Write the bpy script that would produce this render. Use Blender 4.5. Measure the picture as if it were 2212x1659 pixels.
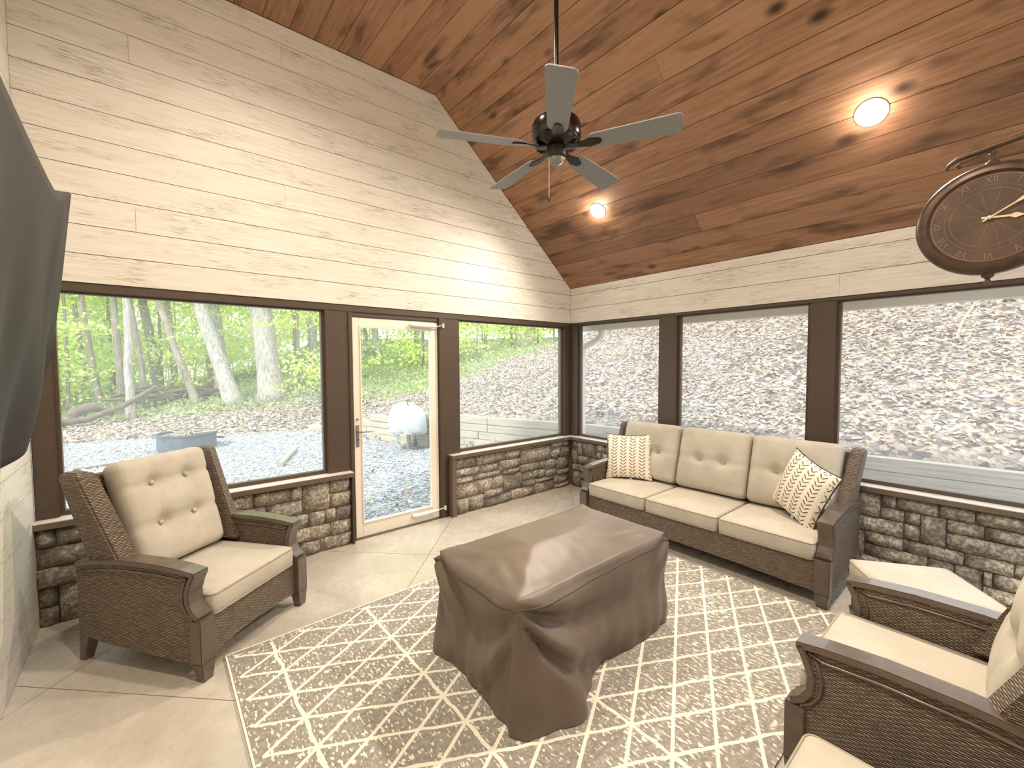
import bpy, bmesh, math, random
import numpy as np
from mathutils import Vector, Matrix, noise as mnoise

for o in list(bpy.data.objects):
    bpy.data.objects.remove(o, do_unlink=True)
SC = bpy.context.scene
COL = SC.collection
R = math.radians

# ------------------------------------------------------------------ camera
def add_camera():
    cam = bpy.data.cameras.new('camera')
    o = bpy.data.objects.new('camera', cam)
    COL.objects.link(o)
    yaw, pitch, roll = 0.8722, -0.0461, -0.0048
    f = Vector((math.cos(yaw)*math.cos(pitch), math.sin(yaw)*math.cos(pitch), math.sin(pitch)))
    r = f.cross(Vector((0, 0, 1))).normalized()
    u = r.cross(f)
    r2 = r*math.cos(roll) + u*math.sin(roll)
    u2 = -r*math.sin(roll) + u*math.cos(roll)
    m = Matrix((r2, u2, -f)).transposed().to_4x4()
    m.translation = (-4.2684, -3.8713, 1.6113)
    o.matrix_world = m
    cam.sensor_fit = 'HORIZONTAL'
    cam.sensor_width = 36
    cam.lens = 925.8/2212*36
    cam.clip_start = 0.02
    cam.clip_end = 300
    SC.camera = o
add_camera()

# ------------------------------------------------------------------ world, sun, exposure
SKY = 2.2
w = bpy.data.worlds.new('sky')
SC.world = w
w.use_nodes = True
w.node_tree.nodes['Background'].inputs[0].default_value = (0.90, 0.96, 1.0, 1)
w.node_tree.nodes['Background'].inputs[1].default_value = SKY
sun = bpy.data.lights.new('sun', 'SUN')
sun.energy = 3.0
sun.angle = R(6)
sun.color = (1.0, 0.95, 0.82)
so = bpy.data.objects.new('sun', sun)
COL.objects.link(so)
so.rotation_euler = Vector((0.75, 0.35, -0.95)).to_track_quat('-Z', 'Y').to_euler()
SC.view_settings.view_transform = 'Standard'
SC.view_settings.look = 'None'
SC.view_settings.gamma = 1
SC.view_settings.use_curve_mapping = False
SC.view_settings.exposure = 0.68
CAN_W = 185.0            # watts of each recessed ceiling light
CAN_COL = (1.0, 0.88, 0.73)

# ------------------------------------------------------------------ helpers
def link(o, parent=None):
    COL.objects.link(o)
    if parent is not None:
        o.parent = parent
    return o

def tag(o, label=None, cat=None, group=None, kind=None):
    if label: o['label'] = label
    if cat: o['category'] = cat
    if group: o['group'] = group
    if kind: o['kind'] = kind
    return o

def empty(name, loc=(0, 0, 0), rz=0.0):
    o = bpy.data.objects.new(name, None)
    o.empty_display_size = 0.1
    COL.objects.link(o)
    o.location = loc
    o.rotation_euler = (0, 0, rz)
    return o

def box_uv(me, swap=False):
    uv = me.uv_layers.new(name='UVMap').data
    vs = me.vertices
    for p in me.polygons:
        n = p.normal
        ax = max(range(3), key=lambda i: abs(n[i]))
        a, b = ((1, 2), (0, 2), (0, 1))[ax]
        if swap: a, b = b, a
        for li in p.loop_indices:
            c = vs[me.loops[li].vertex_index].co
            uv[li].uv = (c[a], c[b])

class MB:
    """collects shapes, build() links them as one mesh object"""
    def __init__(s):
        s.v = []; s.f = []
    def add(s, v, f):
        k = len(s.v)
        s.v += [tuple(p) for p in v]
        s.f += [tuple(i+k for i in q) for q in f]
        return s
    def box(s, x0, x1, y0, y1, z0, z1):
        v = [(x0,y0,z0),(x1,y0,z0),(x1,y1,z0),(x0,y1,z0),(x0,y0,z1),(x1,y0,z1),(x1,y1,z1),(x0,y1,z1)]
        return s.add(v, [(0,3,2,1),(4,5,6,7),(0,1,5,4),(1,2,6,5),(2,3,7,6),(3,0,4,7)])
    def hexa(s, a, b):
        """two quads (lists of 4 points) joined"""
        return s.add(list(a)+list(b), [(3,2,1,0),(4,5,6,7),(0,1,5,4),(1,2,6,5),(2,3,7,6),(3,0,4,7)])
    def prism(s, poly, fn, d0, d1):
        """poly of 2-D points, fn(a, b, d) -> 3-D"""
        n = len(poly)
        v = [fn(a, b, d0) for a, b in poly]+[fn(a, b, d1) for a, b in poly]
        return s.add(v, [tuple(range(n-1, -1, -1)), tuple(range(n, 2*n))]+[(i, (i+1) % n, n+(i+1) % n, n+i) for i in range(n)])
    def tube(s, pts, rad, n=8, cap=True):
        pts = [Vector(p) for p in pts]
        if not hasattr(rad, '__len__'): rad = [rad]*len(pts)
        v = []; up = None
        for i, p in enumerate(pts):
            t = (pts[min(i+1, len(pts)-1)]-pts[max(i-1, 0)]).normalized()
            if up is None:
                up = Vector((0, 0, 1)) if abs(t.z) < 0.9 else Vector((1, 0, 0))
            a = t.cross(up)
            if a.length < 1e-5: a = t.cross(Vector((0.3, 1, 0.2)))
            a.normalize(); b = a.cross(t).normalized(); up = b
            for k in range(n):
                an = 2*math.pi*k/n
                v.append(p+a*math.cos(an)*rad[i]+b*math.sin(an)*rad[i])
        f = []
        for i in range(len(pts)-1):
            for k in range(n):
                k2 = (k+1) % n
                f.append((i*n+k, i*n+k2, (i+1)*n+k2, (i+1)*n+k))
        if cap:
            f.append(tuple(range(n-1, -1, -1))); m = (len(pts)-1)*n
            f.append(tuple(range(m, m+n)))
        return s.add(v, f)
    def rtube(s, pts, w, h, side):
        """rectangular section swept along pts; side = width direction"""
        pts = [Vector(p) for p in pts]; side = Vector(side).normalized(); v = []
        for i, p in enumerate(pts):
            a = (p-pts[i-1]).normalized() if i else None
            b = (pts[i+1]-p).normalized() if i < len(pts)-1 else None
            t = ((a or b)+(b or a)).normalized()
            nn = side.cross(t).normalized()
            k = 1.0
            if a and b: k = 1/max(0.5, math.sqrt((1+a.dot(b))/2))
            for sx, sy in ((-1,-1),(1,-1),(1,1),(-1,1)):
                v.append(p+side*sx*w/2+nn*sy*h/2*k)
        f = []
        for i in range(len(pts)-1):
            for k in range(4):
                k2 = (k+1) % 4
                f.append((i*4+k, i*4+k2, (i+1)*4+k2, (i+1)*4+k))
        f.append((3,2,1,0)); m = (len(pts)-1)*4
        f.append((m,m+1,m+2,m+3))
        return s.add(v, f)
    def lathe(s, prof, n=24, fn=None):
        """prof: (r, z) list around z; fn maps (x,y,z)"""
        fn = fn or (lambda x, y, z: (x, y, z)); v = []; f = []
        for r, z in prof:
            for k in range(n):
                a = 2*math.pi*k/n
                v.append(fn(r*math.cos(a), r*math.sin(a), z))
        for i in range(len(prof)-1):
            for k in range(n):
                k2 = (k+1) % n
                f.append((i*n+k, i*n+k2, (i+1)*n+k2, (i+1)*n+k))
        f.append(tuple(range(n-1, -1, -1))); m = (len(prof)-1)*n
        f.append(tuple(range(m, m+n)))
        return s.add(v, f)
    def grid(s, fn, nu, nv, closed_u=False):
        v = [fn(i/(nu-1 if not closed_u else nu), j/(nv-1)) for j in range(nv) for i in range(nu)]
        f = []
        for j in range(nv-1):
            for i in range(nu if closed_u else nu-1):
                i2 = (i+1) % nu
                f.append((j*nu+i, j*nu+i2, (j+1)*nu+i2, (j+1)*nu+i))
        return s.add(v, f)
    def mesh(s, name, mat, smooth=False, swap=False, bevel=0, weld=False):
        me = bpy.data.meshes.new(name)
        me.from_pydata([tuple(p) for p in s.v], [], s.f)
        bm = bmesh.new(); bm.from_mesh(me)
        if weld: bmesh.ops.remove_doubles(bm, verts=bm.verts, dist=1e-5)
        bmesh.ops.recalc_face_normals(bm, faces=bm.faces)
        if bevel:
            bmesh.ops.bevel(bm, geom=[e for e in bm.edges if len(e.link_faces) == 2 and e.calc_face_angle() > 0.5],
                            offset=bevel, segments=2, affect='EDGES', clamp_overlap=True)
        bm.to_mesh(me); bm.free()
        me.update()
        box_uv(me, swap)
        if smooth:
            me.polygons.foreach_set('use_smooth', [True]*len(me.polygons))
            if smooth != 'all':
                me.set_sharp_from_angle(angle=R(40))
        me.materials.append(mat)
        return me
    def build(s, name, mat, parent=None, **k):
        return link(bpy.data.objects.new(name, s.mesh(name, mat, **k)), parent)

def copy_tree(o, parent=None):
    c = o.copy(); COL.objects.link(c); c.parent = parent
    for ch in o.children: copy_tree(ch, c)
    return c

def quads(name, V, col, mat, parent=None):
    """V (n,4,3) separate quads with one colour each"""
    n = len(V)
    me = bpy.data.meshes.new(name)
    me.vertices.add(4*n); me.vertices.foreach_set('co', V.astype(np.float32).ravel())
    me.loops.add(4*n); me.loops.foreach_set('vertex_index', np.arange(4*n, dtype=np.int32))
    me.polygons.add(n); me.polygons.foreach_set('loop_start', np.arange(0, 4*n, 4, dtype=np.int32))
    me.update(calc_edges=True)
    a = me.color_attributes.new('tint', 'FLOAT_COLOR', 'POINT')
    c4 = np.ones((4*n, 4), np.float32); c4[:, :3] = np.repeat(col, 4, axis=0)
    a.data.foreach_set('color', c4.ravel())
    me.materials.append(mat)
    return me

# ------------------------------------------------------------------ materials
class G:
    def __init__(s, name, rough=0.6, spec=0.5, metal=0.0, col=None):
        s.m = bpy.data.materials.new(name); s.m.use_nodes = True
        s.nt = s.m.node_tree; s.b = s.nt.nodes['Principled BSDF']
        s.b.inputs['Roughness'].default_value = rough
        s.b.inputs['Specular IOR Level'].default_value = spec
        s.b.inputs['Metallic'].default_value = metal
        if col: s.b.inputs['Base Color'].default_value = (*col, 1)
    def n(s, t, ins=None, **pr):
        q = s.nt.nodes.new('ShaderNode'+t)
        for k, v in pr.items(): setattr(q, k, v)
        for k, v in (ins or {}).items():
            if isinstance(v, bpy.types.NodeSocket): s.nt.links.new(v, q.inputs[k])
            else: q.inputs[k].default_value = v
        return q
    def to(s, sock, name):
        s.nt.links.new(sock, s.b.inputs[name]); return s
    def math(s, op, a, b=0.0, c=None, clamp=False):
        i = {0: a, 1: b}
        if c is not None: i[2] = c
        return s.n('Math', i, operation=op, use_clamp=clamp).outputs[0]
    def vmath(s, op, a, b):
        return s.n('VectorMath', {0: a, 1: b}, operation=op).outputs[0]
    def uv(s): return s.n('TexCoord').outputs['UV']
    def obj(s): return s.n('TexCoord').outputs['Object']
    def rand(s): return s.n('ObjectInfo').outputs['Random']
    def xyz(s, v): return s.n('SeparateXYZ', {0: v}).outputs
    def comb(s, x, y, z=0.0): return s.n('CombineXYZ', {0: x, 1: y, 2: z}).outputs[0]
    def noise(s, v, scale=1.0, detail=3.0, rough=0.55, dist=0.0):
        return s.n('TexNoise', {'Vector': v, 'Scale': scale, 'Detail': detail, 'Roughness': rough, 'Distortion': dist}).outputs[0]
    def voro(s, v, scale=1.0, feature='F1', out='Distance'):
        return s.n('TexVoronoi', {'Vector': v, 'Scale': scale}, feature=feature).outputs[out]
    def ramp(s, f, stops, interp='LINEAR'):
        q = s.n('ValToRGB', {0: f}); cr = q.color_ramp; cr.interpolation = interp
        while len(cr.elements) < len(stops): cr.elements.new(0.5)
        for e, (p, c) in zip(cr.elements, stops):
            e.position = p; e.color = (*c, 1) if hasattr(c, '__len__') else (c, c, c, 1)
        return q.outputs[0]
    def mix(s, f, a, b, mode='MIX'):
        a = (*a, 1) if isinstance(a, tuple) and len(a) == 3 else a
        b = (*b, 1) if isinstance(b, tuple) and len(b) == 3 else b
        return s.n('Mix', {0: f, 6: a, 7: b}, data_type='RGBA', blend_type=mode).outputs[2]
    def bump(s, h, strength=0.5, dist=0.01):
        q = s.n('Bump', {'Height': h, 'Strength': strength, 'Distance': dist}).outputs[0]
        s.nt.links.new(q, s.b.inputs['Normal']); return s

M = {}
def plain(name, col, rough=0.6, spec=0.5, metal=0.0, var=0.12, scale=30.0, bmp=0.0):
    g = G(name, rough, spec, metal)
    nz = g.noise(g.obj(), scale, 4.0)
    d = tuple(c*(1-var) for c in col); l = tuple(min(1, c*(1+var)) for c in col)
    g.to(g.ramp(nz, [(0.3, d), (0.7, l)]), 'Base Color')
    if bmp: g.bump(nz, bmp, 0.004)
    M[name] = g.m
    return g

def mat_shiplap():
    g = G('whitewashed_boards', 0.5, 0.35)
    r = g.rand(); off = g.comb(g.math('MULTIPLY', r, 37.0), g.math('MULTIPLY', r, 91.0))
    v = g.vmath('ADD', g.uv(), off)
    fine = g.noise(g.vmath('MULTIPLY', v, (9.0, 210.0, 1.0)), 1.0, 4.0, 0.65)
    blot = g.noise(g.vmath('MULTIPLY', v, (2.2, 9.0, 1.0)), 1.0, 3.0)
    grain = g.noise(g.vmath('MULTIPLY', v, (3.0, 60.0, 1.0)), 1.0, 3.0)
    mask = g.math('MULTIPLY', g.ramp(fine, [(0.50, 0.0), (0.62, 1.0)]), g.ramp(blot, [(0.47, 0.05), (0.66, 1.0)]))
    base = g.ramp(grain, [(0.3, (0.66, 0.615, 0.545)), (0.7, (0.78, 0.745, 0.68))])
    base = g.mix(g.math('MULTIPLY', r, 0.25), base, (0.70, 0.645, 0.55))
    g.to(g.mix(g.math('MULTIPLY', mask, 0.85), base, (0.20, 0.15, 0.105)), 'Base Color')
    g.bump(fine, 0.15, 0.002)
    M['shiplap'] = g.m
def mat_ceiling():
    g = G('stained_pine_boards', 0.5, 0.35)
    r = g.rand(); off = g.comb(g.math('MULTIPLY', r, 53.0), g.math('MULTIPLY', r, 71.0))
    v = g.vmath('ADD', g.uv(), off)
    grain = g.noise(g.vmath('MULTIPLY', v, (2.5, 45.0, 1.0)), 1.0, 5.0, 0.6, 0.6)
    blot = g.noise(g.vmath('MULTIPLY', v, (1.7, 6.5, 1.0)), 1.0, 3.0, 0.55, 0.15)
    kn = g.voro(g.vmath('MULTIPLY', v, (2.1, 4.8, 1.0)), 1.0)
    base = g.ramp(grain, [(0.25, (0.19, 0.092, 0.050)), (0.55, (0.335, 0.178, 0.10)), (0.8, (0.47, 0.27, 0.16))])
    base = g.mix(g.ramp(r, [(0.0, 0.0), (1.0, 0.65)]), base, (0.46, 0.26, 0.15))
    base = g.mix(g.ramp(g.math('FRACT', g.math('MULTIPLY', r, 7.3)), [(0.55, 0.0), (1.0, 0.45)]), base, (0.10, 0.048, 0.027))
    base = g.mix(g.ramp(blot, [(0.52, 0.0), (0.70, 0.85)]), base, (0.065, 0.034, 0.022))
    base = g.mix(g.ramp(kn, [(0.05, 0.95), (0.17, 0.0)]), base, (0.035, 0.018, 0.011))
    g.to(base, 'Base Color'); g.bump(grain, 0.12, 0.002)
    M['ceiling'] = g.m
def mat_stone():
    g = G('ledge_stone', 0.85, 0.25)
    oi = g.n('ObjectInfo'); c = oi.outputs['Color']; r = oi.outputs['Random']
    v = g.vmath('ADD', g.obj(), g.comb(g.math('MULTIPLY', r, 17.0), g.math('MULTIPLY', r, 29.0), r))
    n1 = g.noise(v, 9.0, 6.0, 0.65); n2 = g.noise(v, 38.0, 5.0, 0.7); n3 = g.noise(v, 4.0, 2.0)
    col = g.mix(g.ramp(n1, [(0.36, 0.0), (0.66, 1.0)]), c, (0.68, 0.61, 0.50))
    col = g.mix(g.ramp(n3, [(0.5, 0.0), (0.68, 0.7)]), col, (0.14, 0.12, 0.10))
    col = g.mix(g.ramp(n2, [(0.44, 0.75), (0.60, 0.0)]), col, (0.13, 0.10, 0.075))
    g.to(col, 'Base Color'); g.bump(g.math('ADD', n1, g.math('MULTIPLY', n2, 0.7)), 0.9, 0.02)
    M['stone'] = g.m
def mat_wicker():
    g = G('woven_wicker', 0.5, 0.4)
    u, v, _ = g.xyz(g.uv())
    P, Q = 0.0075, 0.030
    vr = g.math('DIVIDE', v, P); row = g.math('FLOOR', vr); fv = g.math('FRACT', vr)
    arch = g.math('SUBTRACT', 1.0, g.math('POWER', g.math('ABSOLUTE', g.math('SUBTRACT', g.math('MULTIPLY', fv, 2.0), 1.0)), 2.0))
    ph = g.math('ADD', g.math('DIVIDE', u, Q), g.math('MULTIPLY', row, 0.5))
    wv = g.math('COSINE', g.math('MULTIPLY', ph, 2*math.pi))
    h = g.math('MULTIPLY', arch, g.math('ADD', g.math('MULTIPLY', wv, 0.30), 0.70))
    streak = g.noise(g.comb(g.math('MULTIPLY', u, 26.0), g.math('MULTIPLY', row, 3.7)), 1.0, 2.0)
    col = g.ramp(h, [(0.05, (0.042, 0.028, 0.019)), (0.45, (0.16, 0.112, 0.078)), (0.9, (0.40, 0.315, 0.235))])
    col = g.mix(g.ramp(streak, [(0.4, 0.0), (0.65, 0.75)]), col, (0.085, 0.058, 0.04))
    g.to(col, 'Base Color'); g.bump(h, 0.9, 0.006)
    M['wicker'] = g.m
def mat_fabric(name, col, scale=420.0, rough=0.85):
    g = G(name, rough, 0.2)
    u, v, _ = g.xyz(g.uv())
    a = g.math('SINE', g.math('MULTIPLY', u, scale*3)); b = g.math('SINE', g.math('MULTIPLY', v, scale*3))
    nz = g.noise(g.obj(), 7.0, 3.0); nf = g.noise(g.obj(), 220.0, 2.0)
    base = g.ramp(nz, [(0.3, tuple(c*0.9 for c in col)), (0.7, tuple(min(1, c*1.08) for c in col))])
    base = g.mix(g.ramp(nf, [(0.35, 0.22), (0.6, 0.0)]), base, tuple(c*0.6 for c in col))
    g.to(base, 'Base Color'); g.bump(g.math('MULTIPLY', a, b), 0.15, 0.001)
    M[name] = g.m
def mat_pillow():
    g = G('chevron_print_cotton', 0.85, 0.2)
    u, v, _ = g.xyz(g.uv())              # metres on the pillow face
    cw = 0.092                            # chevron column pitch
    cu = g.math('DIVIDE', u, cw); fu = g.math('FRACT', cu)
    tri = g.math('ABSOLUTE', g.math('SUBTRACT', fu, 0.5))     # 0 in the middle of a column
    band = g.math('LESS_THAN', tri, 0.34)
    gap = g.math('GREATER_THAN', tri, 0.025)
    st = g.math('FRACT', g.math('SUBTRACT', g.math('DIVIDE', v, 0.032), g.math('MULTIPLY', tri, 2.3)))
    line = g.math('LESS_THAN', st, 0.36)
    wob = g.ramp(g.noise(g.uv(), 160.0, 2.0), [(0.33, 0.0), (0.42, 1.0)])
    k = g.math('MULTIPLY', g.math('MULTIPLY', band, gap), g.math('MULTIPLY', line, wob))
    g.to(g.mix(k, (0.80, 0.73, 0.61), (0.14, 0.10, 0.07)), 'Base Color')
    g.bump(g.noise(g.uv(), 300.0, 2.0), 0.2, 0.001)
    M['pillow'] = g.m
def mat_concrete():
    g = G('stained_concrete', 0.38, 0.5)
    v = g.obj()
    n1 = g.noise(v, 1.6, 5.0, 0.6, 0.6); n2 = g.noise(v, 14.0, 5.0, 0.65)
    col = g.ramp(n1, [(0.3, (0.40, 0.355, 0.29)), (0.55, (0.51, 0.46, 0.39)), (0.75, (0.60, 0.56, 0.50))])
    col = g.mix(g.ramp(n2, [(0.30, 0.22), (0.60, 0.0)]), col, (0.33, 0.285, 0.23))
    g.to(col, 'Base Color')
    g.to(g.ramp(n2, [(0.3, 0.20), (0.7, 0.36)]), 'Roughness'); g.bump(n2, 0.06, 0.003)
    M['concrete'] = g.m
def mat_rug():
    g = G('trellis_rug_pile', 0.95, 0.1)
    p = g.obj(); x, y, _ = g.xyz(p)
    wob = g.math('MULTIPLY', g.math('SUBTRACT', g.noise(p, 9.0, 2.0), 0.5), 0.16)
    X = g.math('ADD', g.math('DIVIDE', g.math('ADD', x, 1.05), 0.1827), wob)
    Y = g.math('ADD', g.math('DIVIDE', g.math('ADD', y, 2.709), 0.098), wob)
    def near(e, wd):
        d = g.math('ABSOLUTE', g.math('SUBTRACT', e, g.math('ROUND', e)))
        return g.math('LESS_THAN', d, wd)
    a = near(g.math('MULTIPLY', g.math('ADD', X, Y), 0.5), 0.046)
    b = near(g.math('MULTIPLY', g.math('SUBTRACT', X, Y), 0.5), 0.046)
    c = g.math('MULTIPLY', near(g.math('DIVIDE', X, 3.0), 0.0155), g.math('LESS_THAN', x, -2.25))
    ln = g.math('MAXIMUM', g.math('MAXIMUM', a, b), c)
    ins = g.math('MULTIPLY', g.math('MULTIPLY', g.math('GREATER_THAN', x, -3.975), g.math('LESS_THAN', x, -1.0)), g.math('LESS_THAN', y, -1.125))
    ln = g.math('MULTIPLY', ln, ins)
    fl = g.noise(g.vmath('MULTIPLY', p, (78.0, 30.0, 1.0)), 1.0, 1.0)
    fl2 = g.noise(p, 2.2, 2.0)
    fleck = g.math('GREATER_THAN', g.math('ADD', fl, g.math('MULTIPLY', fl2, 0.22)), 0.715)
    rim = g.math('MAXIMUM', g.math('MAXIMUM', g.math('LESS_THAN', x, -4.003), g.math('GREATER_THAN', y, -1.099)), g.math('GREATER_THAN', x, -0.994))
    lt = g.math('MAXIMUM', g.math('MAXIMUM', ln, g.math('MULTIPLY', fleck, 0.85)), rim)
    nz = g.noise(p, 60.0, 3.0)
    base = g.ramp(nz, [(0.3, (0.23, 0.205, 0.175)), (0.7, (0.36, 0.33, 0.285))])
    g.to(g.mix(lt, base, (0.80, 0.74, 0.62)), 'Base Color')
    g.bump(g.math('ADD', g.math('MULTIPLY', lt, 0.7), nz), 0.6, 0.006)
    M['rug'] = g.m
def mat_cover(name, col, rough):
    g = G(name, rough, 0.45)
    nz = g.noise(g.obj(), 5.0, 3.0); nf = g.noise(g.obj(), 300.0, 2.0)
    g.to(g.ramp(nz, [(0.3, tuple(c*0.85 for c in col)), (0.7, tuple(c*1.12 for c in col))]), 'Base Color')
    g.bump(nf, 0.12, 0.001)
    M[name] = g.m
def mat_leaf(name, transl=0.45, rough=0.6):
    m = bpy.data.materials.new(name); m.use_nodes = True; nt = m.node_tree; nt.nodes.clear()
    at = nt.nodes.new('ShaderNodeAttribute'); at.attribute_name = 'tint'
    d = nt.nodes.new('ShaderNodeBsdfDiffuse'); t = nt.nodes.new('ShaderNodeBsdfTranslucent')
    mx = nt.nodes.new('ShaderNodeMixShader'); o = nt.nodes.new('ShaderNodeOutputMaterial')
    mx.inputs[0].default_value = transl
    nt.links.new(at.outputs[0], d.inputs[0]); nt.links.new(at.outputs[0], t.inputs[0])
    nt.links.new(d.outputs[0], mx.inputs[1]); nt.links.new(t.outputs[0], mx.inputs[2]); nt.links.new(mx.outputs[0], o.inputs[0])
    M[name] = m
def mat_ground():
    g = G('outdoor_ground', 0.95, 0.1)
    p = g.obj()
    at = g.n('Attribute', attribute_name='zone').outputs['Color']
    zr, zg, _ = g.n('SeparateColor', {0: at}).outputs
    st = g.n('TexVoronoi', {'Vector': p, 'Scale': 26.0}); c1 = g.xyz(st.outputs['Color'])[0]
    gravel = g.ramp(c1, [(0.0, (0.16, 0.17, 0.19)), (0.5, (0.33, 0.35, 0.38)), (1.0, (0.53, 0.55, 0.58))])
    lv = g.n('TexVoronoi', {'Vector': g.vmath('ADD', p, g.vmath('MULTIPLY', g.n('TexNoise', {'Vector': p, 'Scale': 8.0}).outputs['Color'], (0.15, 0.15, 0.15))), 'Scale': 15.0})
    c2 = g.xyz(lv.outputs['Color'])[0]
    litter = g.ramp(c2, [(0.0, (0.11, 0.09, 0.08)), (0.4, (0.26, 0.22, 0.20)), (0.7, (0.42, 0.37, 0.33)), (1.0, (0.40, 0.28, 0.20))])
    green = g.ramp(g.noise(p, 9.0, 4.0), [(0.3, (0.16, 0.24, 0.08)), (0.7, (0.38, 0.48, 0.22))])
    edge = g.math('ADD', zr, g.math('MULTIPLY', g.math('SUBTRACT', g.noise(p, 3.0, 4.0), 0.5), 0.5))
    col = g.mix(g.ramp(edge, [(0.42, 0.0), (0.58, 1.0)]), gravel, litter)
    eg = g.math('ADD', zg, g.math('MULTIPLY', g.math('SUBTRACT', g.noise(p, 2.0, 4.0), 0.5), 0.6))
    col = g.mix(g.ramp(eg, [(0.4, 0.0), (0.6, 0.85)]), col, green)
    g.to(col, 'Base Color')
    g.bump(g.math('ADD', st.outputs['Distance'], lv.outputs['Distance']), 0.8, 0.03)
    M['ground'] = g.m
def mat_bark():
    g = G('tree_bark', 0.9, 0.15)
    p = g.obj(); r = g.rand()
    v = g.vmath('MULTIPLY', p, (22.0, 22.0, 3.0))
    n1 = g.noise(v, 1.0, 5.0, 0.65, 0.5); n2 = g.noise(p, 2.0, 3.0)
    c = g.n('ObjectInfo').outputs['Color']
    col = g.mix(g.ramp(n1, [(0.35, 0.75), (0.62, 0.0)]), c, (0.10, 0.085, 0.07))
    col = g.mix(g.ramp(n2, [(0.55, 0.0), (0.7, 0.4)]), col, (0.50, 0.50, 0.45))
    g.to(col, 'Base Color'); g.bump(n1, 0.9, 0.03)
    M['bark'] = g.m
def mat_timber():
    g = G('weathered_landscape_timber', 0.85, 0.2)
    r = g.rand(); v = g.vmath('ADD', g.uv(), g.comb(g.math('MULTIPLY', r, 13.0), g.math('MULTIPLY', r, 7.0)))
    n1 = g.noise(g.vmath('MULTIPLY', v, (2.0, 38.0, 1.0)), 1.0, 5.0, 0.6, 0.3)
    col = g.ramp(n1, [(0.3, (0.30, 0.26, 0.20)), (0.6, (0.47, 0.42, 0.335)), (0.8, (0.58, 0.53, 0.44))])
    g.to(g.mix(g.math('MULTIPLY', r, 0.4), col, (0.36, 0.35, 0.28)), 'Base Color'); g.bump(n1, 0.5, 0.01)
    M['timber'] = g.m
def mat_pane(name, haze, tint):
    m = bpy.data.materials.new(name); m.use_nodes = True; nt = m.node_tree; nt.nodes.clear()
    t = nt.nodes.new('ShaderNodeBsdfTransparent'); t.inputs[0].default_value = (*tint, 1)
    d = nt.nodes.new('ShaderNodeBsdfTranslucent'); d.inputs[0].default_value = (0.8, 0.8, 0.8, 1)
    gl = nt.nodes.new('ShaderNodeBsdfGlossy'); gl.inputs['Roughness'].default_value = 0.05
    m1 = nt.nodes.new('ShaderNodeMixShader'); m1.inputs[0].default_value = haze
    m2 = nt.nodes.new('ShaderNodeMixShader'); m2.inputs[0].default_value = 0.02
    o = nt.nodes.new('ShaderNodeOutputMaterial')
    nt.links.new(t.outputs[0], m1.inputs[1]); nt.links.new(d.outputs[0], m1.inputs[2])
    nt.links.new(m1.outputs[0], m2.inputs[1]); nt.links.new(gl.outputs[0], m2.inputs[2])
    nt.links.new(m2.outputs[0], o.inputs[0])
    M[name] = m
def mat_emit(name, col, s):
    m = bpy.data.materials.new(name); m.use_nodes = True; nt = m.node_tree; nt.nodes.clear()
    e = nt.nodes.new('ShaderNodeEmission'); e.inputs[0].default_value = (*col, 1); e.inputs[1].default_value = s
    o = nt.nodes.new('ShaderNodeOutputMaterial'); nt.links.new(e.outputs[0], o.inputs[0]); M[name] = m

for f in (mat_shiplap, mat_ceiling, mat_stone, mat_wicker, mat_pillow, mat_concrete, mat_rug, mat_ground, mat_bark, mat_timber): f()
mat_fabric('cushion', (0.50, 0.45, 0.375))
mat_fabric('grill_fabric', (0.50, 0.53, 0.56))
mat_cover('table_cover', (0.145, 0.110, 0.086), 0.42)
mat_cover('tv_cover', (0.024, 0.021, 0.019), 0.65)
mat_leaf('leaf', 0.5); mat_leaf('litter_leaf', 0.15)
mat_pane('screen', 0.10, (0.96, 0.97, 0.98)); mat_pane('door_glass', 0.05, (0.96, 0.98, 0.99))
mat_emit('lamp_lens', (1.0, 0.90, 0.72), 28.0)
plain('trim', (0.072, 0.047, 0.030), 0.45, var=0.1, scale=40)
plain('sill', (0.15, 0.105, 0.072), 0.28, var=0.12, scale=30)
plain('sill_sheen', (0.70, 0.66, 0.60), 0.25, 0.6, var=0.05)  # pale tone carries the daylight reflected on the brown sill tops
plain('door_paint', (0.80, 0.73, 0.62), 0.45, var=0.03)
plain('white_metal', (0.82, 0.80, 0.75), 0.4, var=0.02)
plain('gutter_paint', (0.82, 0.77, 0.67), 0.5, var=0.03)
plain('dark_metal', (0.055, 0.045, 0.038), 0.35, 0.5, 0.6)
plain('steel', (0.35, 0.34, 0.32), 0.35, 0.5, 0.9)
plain('frame_wood', (0.105, 0.077, 0.057), 0.24, 0.7, var=0.15, scale=18)
plain('fan_metal', (0.05, 0.042, 0.036), 0.18, 0.6, 0.9)
plain('fan_blade', (0.22, 0.22, 0.215), 0.5, var=0.06)
plain('mortar', (0.16, 0.135, 0.11), 0.95, var=0.2)
plain('backing', (0.10, 0.075, 0.055), 0.9)
plain('plaster', (0.70, 0.65, 0.56), 0.8, var=0.03)
plain('piping', (0.05, 0.045, 0.04), 0.8)
plain('seam', (0.36, 0.30, 0.235), 0.8)
plain('cover_seam', (0.085, 0.062, 0.047), 0.6)
plain('clock_face', (0.085, 0.050, 0.034), 0.55, var=0.3, scale=14)
plain('clock_case', (0.085, 0.052, 0.035), 0.4, 0.5, 0.4, var=0.3, scale=25)
plain('clock_print', (0.21, 0.14, 0.10), 0.6)
plain('clock_hand', (0.72, 0.60, 0.42), 0.35, 0.6, 0.5)
plain('iron_ring', (0.10, 0.115, 0.14), 0.6, 0.4, 0.3, var=0.3, scale=10)
plain('dry_wood', (0.42, 0.35, 0.27), 0.85, var=0.3, scale=20, bmp=0.4)
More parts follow.
